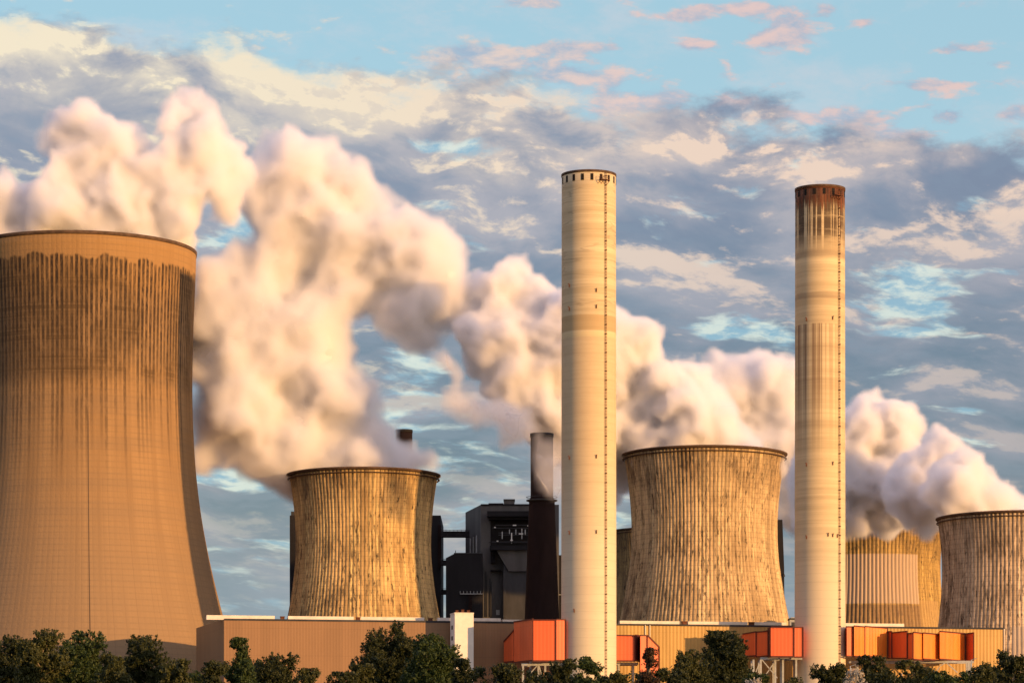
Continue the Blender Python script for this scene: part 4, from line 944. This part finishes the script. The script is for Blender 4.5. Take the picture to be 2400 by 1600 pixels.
# ------------------------------------------------------------------ trees
def tree(label, px, row, hw, s, seed, leaf='leaf_dark', name='broadleaf_tree', dense=1.0, group='trees in front of the works', crown_h=None, lsize=0.20):
    rg = np.random.default_rng(seed)
    o = empty(name, W(px, HOR, s) - Vector((0, 0, EYE)), label, 'tree', group)
    zt = (HOR - row) / s + EYE; rw = hw / s
    ch = crown_h or min(zt * 0.8, max(rw * 2.6, 6.0))
    cz = zt - ch / 2
    # main lumps of the crown
    lumps = []
    nl = int(16 * dense) + 6
    for i in range(nl):
        u = rg.normal(size=3); u /= np.linalg.norm(u); q = rg.uniform(0.35, 0.92)
        c = np.array([u[0] * rw * q, u[1] * rw * q * 0.9, cz + u[2] * ch / 2 * q])
        # narrower towards the top
        f = 1.0 - 0.45 * max(0, (c[2] - cz) / (ch / 2)) ** 1.5
        c[0] *= f; c[1] *= f
        lumps.append((c, rg.uniform(0.24, 0.44) * rw + 0.12))
    for k in range(5): lumps.append((np.array([rg.uniform(-0.42, 0.42) * rw, rg.uniform(-0.3, 0.3) * rw, zt - rg.uniform(0.12, 0.9) * rw * 0.8]), rg.uniform(0.14, 0.26) * rw + 0.1))
    P = []; N = []
    for c, r in lumps:
        m_ = int(26 * (r / 0.6) ** 1.6 * dense) + 8
        for j in range(m_):        # twig clusters on and in the lump
            u = rg.normal(size=3); u /= np.linalg.norm(u); tc = c + u * r * rg.uniform(0.35, 1.12)
            k = int(rg.uniform(14, 34)); tr_ = rg.uniform(0.10, 0.26)
            d_ = rg.normal(size=(k, 3)); d_ *= (rg.uniform(0.2, 1.0, size=(k, 1)) * tr_) / np.linalg.norm(d_, axis=1, keepdims=True)
            stretch = u * 0.6 + np.array([0, 0, 0.3])
            d_ += rg.uniform(-1, 1, size=(k, 1)) * stretch * tr_
            P.append(tc + d_)
    P = np.concatenate(P)
    P = P[P[:, 2] < zt + 0.1]
    n = len(P)
    a = rg.normal(size=(n, 3)); a /= np.linalg.norm(a, axis=1, keepdims=True)
    b = np.cross(a, rg.normal(size=(n, 3))); b /= np.linalg.norm(b, axis=1, keepdims=True)
    L = rg.uniform(0.6, 1.3, size=(n, 1)) * lsize * 0.5; Wd = L * rg.uniform(0.4, 0.65, size=(n, 1))
    V = np.stack([P - a * L, P + b * Wd, P + a * L, P - b * Wd], 1).reshape(-1, 3)
    np_mesh('crown', V, np.arange(4 * n).reshape(-1, 4), M[leaf], o, smooth=False)
    # trunk with limbs reaching into the lumps
    parts = []
    def limb(p, q, r0, r1, nseg=4):
        p, q = np.array(p, float), np.array(q, float); V = []; F = []
        for i in range(nseg + 1):
            t_ = i / nseg; c = p + (q - p) * t_ + (rg.normal(size=3) * 0.05 * np.linalg.norm(q - p) if 0 < i < nseg else 0)
            r = r0 + (r1 - r0) * t_
            for j in range(6): V.append((c[0] + math.cos(j * 1.047) * r, c[1] + math.sin(j * 1.047) * r, c[2]))
        for i in range(nseg):
            for j in range(6): F.append((i * 6 + j, i * 6 + (j + 1) % 6, i * 6 + 6 + (j + 1) % 6, i * 6 + 6 + j))
        return V, F
    tk = 0.035 * zt * 0.6
    parts.append(limb((0, 0, 0), (0, 0, cz + ch * 0.1), tk, tk * 0.4, 7))
    parts.append(limb((0, 0, cz + ch * 0.08), (rw * 0.1, 0, zt - rw * 0.3), tk * 0.42, 0.02, 5))
    for c, r in lumps[:nl]:
        z0 = max(zt - ch, min(c[2] - 0.6 * abs(c[0]) - 0.4, cz))
        parts.append(limb((0, 0, z0), c, tk * 0.28, 0.015, 4))
    mesh_obj('trunk', *join(parts), M['bark'], o)
    return o
TREES = [
 ('leftmost tall dark tree, cut by the left edge of the picture', 30, 1488, 66, 30, 'leaf_dark', 1.0),
 ('dark tree with a pointed top before the big tower, second from the left', 96, 1476, 60, 31, 'leaf_olive', 1.0),
 ('twin topped dark tree before the big tower, third from the left', 190, 1479, 72, 30, 'leaf_dark', 1.05),
 ('rounded dark tree just right of the twin topped one', 262, 1525, 44, 32, 'leaf_olive', 0.9),
 ('tall dark tree before the lower right part of the big tower', 346, 1489, 66, 30, 'leaf_dark', 1.05),
 ('short dark tree sloping down beside the shaded hall end', 412, 1546, 46, 32, 'leaf_olive', 0.9),
 ('low bush before the shaded end wall of the tan hall', 505, 1545, 36, 33, 'leaf_dark', 0.9),
 ('narrow upright tree just right of the shaded hall end', 566, 1496, 36, 31, 'leaf_olive', 0.9),
 ('spreading dark tree before the left part of the tan hall', 648, 1530, 76, 30, 'leaf_dark', 1.0),
 ('low bush fading out before the tan hall, right of the spreading tree', 722, 1568, 40, 33, 'leaf_olive', 0.8),
 ('very low bush left of the biggest tree', 800, 1577, 52, 32, 'leaf_dark', 0.8),
 ('biggest dark tree in front of the tan hall', 918, 1452, 84, 27, 'leaf_dark', 1.35),
 ('shoulder tree leaning against the right side of the biggest tree', 1005, 1486, 58, 28, 'leaf_olive', 1.15),
 ('low bush at the foot of the white stair tower', 1088, 1545, 34, 32, 'leaf_dark', 0.9),
 ('broad low dark bush under the left flue duct', 1158, 1556, 78, 31, 'leaf_dark', 1.0),
 ('dark bush just left of the taller chimney foot', 1250, 1570, 52, 32, 'leaf_olive', 0.8),
 ('small bush overlapping the left edge of the taller chimney', 1322, 1546, 42, 32, 'leaf_dark', 0.9),
 ('star shaped bush standing out against the taller chimney', 1378, 1541, 36, 33, 'leaf_dark', 0.8),
 ('low bush right of the taller chimney foot', 1452, 1574, 50, 32, 'leaf_olive', 0.8),
 ('low dark bush right of the thin sapling', 1575, 1560, 52, 31, 'leaf_dark', 0.9),
 ('medium dark tree left of the dense round one', 1625, 1524, 50, 29, 'leaf_olive', 1.0),
 ('dense round dark tree before the shaded part of the ochre hall', 1692, 1480, 72, 28, 'leaf_dark', 1.25),
 ('low bush under the box duct left of the rust crowned chimney', 1770, 1580, 50, 32, 'leaf_dark', 0.8),
 ('small bush under the legs of the box duct', 1850, 1588, 46, 33, 'leaf_olive', 0.8),
 ('dark bush overlapping the foot of the rust crowned chimney', 1946, 1554, 58, 31, 'leaf_dark', 1.0),
 ('bush under the left end of the zigzag duct', 2050, 1538, 62, 31, 'leaf_dark', 1.0),
 ('wide bush under the middle of the zigzag duct', 2135, 1550, 70, 30, 'leaf_olive', 1.0),
 ('low bush under the right end of the zigzag duct', 2215, 1574, 52, 32, 'leaf_dark', 0.9),
 ('dark bush before the right end of the ochre hall', 2305, 1548, 44, 32, 'leaf_olive', 0.9),
 ('tallest dark bush at the right edge of the picture', 2374, 1523, 48, 31, 'leaf_dark', 1.0),
]
TREES += [
 ('low leafy gap filler between the twin topped tree and its right neighbour', 140, 1520, 40, 27, 'leaf_dark', 0.9),
 ('dark bush between the tall tree and the rounded tree before the big tower', 300, 1540, 36, 28, 'leaf_dark', 0.9),
 ('low dark shrub between the shaded hall end and the sloping tree', 458, 1572, 34, 28, 'leaf_dark', 0.8),
 ('low dark shrub below the upright tree at the hall end', 592, 1552, 50, 27, 'leaf_dark', 1.0),
 ('low shrub just left of the biggest tree, touching its skirt', 848, 1556, 36, 28, 'leaf_olive', 0.9),
 ('shrub at the right foot of the biggest tree', 1045, 1540, 36, 27, 'leaf_dark', 0.9),
 ('low shrub in front of the taller chimney foot', 1415, 1584, 50, 27, 'leaf_dark', 0.9),
 ('low shrub under the thin sapling', 1516, 1578, 40, 27, 'leaf_olive', 0.9),
 ('low shrub joining the medium and the dense round tree', 1655, 1550, 40, 27, 'leaf_dark', 1.0),
 ('low shrub right of the dense round tree', 1742, 1562, 36, 27, 'leaf_dark', 0.9),
 ('low shrub under the zigzag duct between two lamp masts', 2092, 1566, 44, 27, 'leaf_dark', 0.9),
 ('low shrub under the sunlit panels of the zigzag duct', 2180, 1572, 44, 27, 'leaf_olive', 0.9),
 ('low shrub left of the last two bushes at the right', 2260, 1574, 40, 27, 'leaf_dark', 0.9),
 ('low shrub between the last two bushes at the right', 2340, 1560, 36, 27, 'leaf_olive', 0.9),
]
for i, (lb, px, row, hw, s, lf_, dn) in enumerate(TREES):
    if i % 5 == 2: lf_ = 'leaf_green'
    tree(lb, px, row, hw * 1.18, s, 100 + i, lf_, dense=dn * 1.1, name='broadleaf_tree' if row < 1535 else 'bush')
tree('thin bronze leaved sapling before the elbow of the small orange duct', 1521, 1520, 26, 33, 77, 'leaf_red', 'sapling', dense=0.28, crown_h=3.6, lsize=0.17)
tree('bush with white blossom at the foot of the rust crowned chimney', 2002, 1568, 46, 33, 78, 'leaf_pale', 'blossom_bush', dense=0.22, lsize=0.13)
tree('low bush with white blossom under the box duct', 1766, 1590, 26, 34, 79, 'leaf_pale', 'blossom_bush', dense=0.22, lsize=0.13)
# ------------------------------------------------------------------ steam plumes
PA = [(190, 280, 28), (150, 312, 32), (225, 315, 43), (122, 318, 19), (190, 350, 52), (250, 372, 55), (292, 345, 36), (180, 420, 62), (250, 430, 81), (322, 430, 52), (120, 480, 49), (60, 500, 43), (12, 450, 30), (-25, 500, 52), (150, 510, 71), (260, 510, 90), (370, 500, 68), (415, 530, 40), (350, 560, 86), (200, 575, 100), (50, 575, 86), (-40, 570, 57), (398, 372, 25), (430, 352, 31), (480, 352, 36), (522, 372, 38), (550, 402, 28), (540, 450, 31), (530, 490, 20), (425, 440, 45), (400, 480, 48), (480, 430, 33), (400, 255, 23), (435, 230, 25), (478, 262, 28), (395, 295, 20), (465, 300, 21), (505, 300, 15)]
PC = [(1215,652,36),(1175,672,36),(1132,682,32),(1120,722,36),(1180,722,62),(1242,702,55),(1290,720,52),(1340,742,62),(1130,782,46),(1122,822,36),(1180,812,62),(1250,792,82),(1330,802,82),(1410,802,72),(1462,792,42),(1490,812,42),(1500,842,36),(1200,872,52),(1178,910,30),(1250,882,72),(1240,942,52),(1310,902,82),(1400,892,92),(1480,902,82),(1565,892,52),(1600,912,52),(1540,952,82),(1638,932,52),(1660,982,52),(1620,992,72),(1705,1022,38),
 (1290,982,62),(1370,992,82),(1460,992,82,15),(1540,1032,72),(1620,1052,72),(1700,1070,60),(1770,1078,42),(1470,1070,42,28),(1436,1105,34,34),(1300,1035,38),(1745,1048,28),(1540,1090,60),(1600,1100,60)]
PD = [(1690,872,40),(1760,868,46),(1805,885,46),(1845,930,50),(1740,932,72),(1800,962,92),(1885,972,80),(1845,1052,92),(1905,1100,92),(1780,1042,62),(1860,1150,60),(1850,1185,34),(1905,1195,50),(1960,1180,60),(2000,1240,60,24),(2080,1262,50,26),(1690,930,50)]
PE = [(2040, 970, 36), (2100, 982, 42), (2120, 1022, 36), (2010, 1020, 46), (2070, 1052, 72), (2112, 1072, 42), (2178, 1082, 42, 0, 6.75), (2215, 1082, 42, 0, 6.75), (2000, 1110, 72), (2090, 1132, 82), (2170, 1142, 72, 0, 6.75), (2240, 1142, 62, 0, 6.95), (2285, 1122, 36, 0, 6.95), (2300, 1162, 52, 0, 6.95), (2350, 1182, 38, 0, 6.95), (2385, 1203, 28, 0, 6.95), (1985, 1190, 56), (2070, 1178, 56), (2150, 1168, 56, 0, 6.75), (2225, 1168, 45, 0, 6.75), (1955, 1160, 62), (2170, 1222, 26, 0, 6.75), (1985, 1200, 30), (2265, 1200, 50, 0, 6.95), (2320, 1230, 50, 0, 6.95), (2400, 1240, 50, 0, 6.95), (1940, 1090, 60), (1930, 1210, 40)]
PB = [(700, 340, 36), (640, 360, 38), (690, 390, 72), (760, 380, 52), (800, 430, 49), (620, 430, 58), (580, 470, 38), (640, 470, 58), (720, 480, 93), (800, 520, 82), (870, 540, 72), (690, 550, 72), (650, 590, 45), (940, 560, 63), (1000, 600, 63), (1045, 645, 50), (960, 650, 82), (880, 615, 76), (1015, 700, 63), (970, 740, 63), (930, 720, 50), (560, 635, 55), (520, 680, 58), (600, 690, 68), (500, 740, 63), (480, 800, 55), (590, 760, 93), (680, 765, 58), (805, 685, 52), (740, 780, 72), (640, 840, 103), (540, 860, 82), (700, 880, 93), (760, 900, 63), (805, 930, 52), (850, 930, 42), (580, 950, 93), (670, 980, 93), (475, 960, 32), (478, 1030, 38), (470, 1065, 28), (560, 1020, 52), (620, 1050, 63), (700, 1040, 93), (790, 1030, 82), (850, 1052, 63), (915, 1078, 42), (985, 1078, 28), (640, 1085, 38), (720, 1110, 63), (850, 1110, 82), (935, 1122, 38), (830, 600, 75), (780, 585, 60), (660, 635, 48), (620, 650, 55), (700, 610, 40), (860, 650, 60), (800, 650, 45), (600, 560, 22), (900, 540, 55), (1000, 785, 36), (560, 700, 60), (720, 830, 80), (520, 790, 60)]
steam(PA, 7.1, 11, 'cream steam plume rising from the biggest tower at far left', width=4.0, dens=0.9, core=4.2, vox=0.8)
steam(PB, 7.0, 12, 'largest golden cream steam plume, over the golden tower left of the chimneys', y0=6, rough=0.9)
steam([(1048,850,19),(1060,860,14),(1085,930,30),(1060,925,18),(1120,955,30),(1160,962,34),(1205,975,34),(1225,1000,26),(1190,1022,8)], 7.2, 13, 'small ragged peach wisps drifting left of the taller chimney', spread=3, width=5.0, dens=0.30, core=2.8, mat=THIN)
steam(PC, 7.0, 14, 'bright white steam plume rising behind the taller chimney from the blotchy tower', width=3.6, dens=1.1, core=4.2, vox=0.75)
steam(PD, 5.7, 15, 'hazier mauve steam plume behind the blotchy tower and the rust crowned chimney', y0=0)
steam(PE, 6.5, 16, 'low pinkish steam plume drifting left from the tower at the right edge', width=3.6, dens=1.1, core=4.2, vox=0.75)
steam([(1262,1062,16),(1285,1085,18),(1270,1105,16),(1298,1120,14),(1275,1135,13),(1292,1148,10),(1258,1040,9),(1300,1060,16),(1310,1095,20)], 7.4, 17, 'thin veil of steam curling round the dark stack', spread=2, width=3.0, dens=0.07, core=2.2, y0=-5, mat=THIN)
steam([(905,1030,22),(925,1045,18),(950,1055,16),(890,1050,25),(935,1075,18),(965,1075,14),(912,1012,10)], 6.0, 18, 'wisp of steam swirling round the top of the dark stack behind the golden tower', spread=2, width=7.0, dens=0.06, core=2.2, y0=10, mat=THIN)
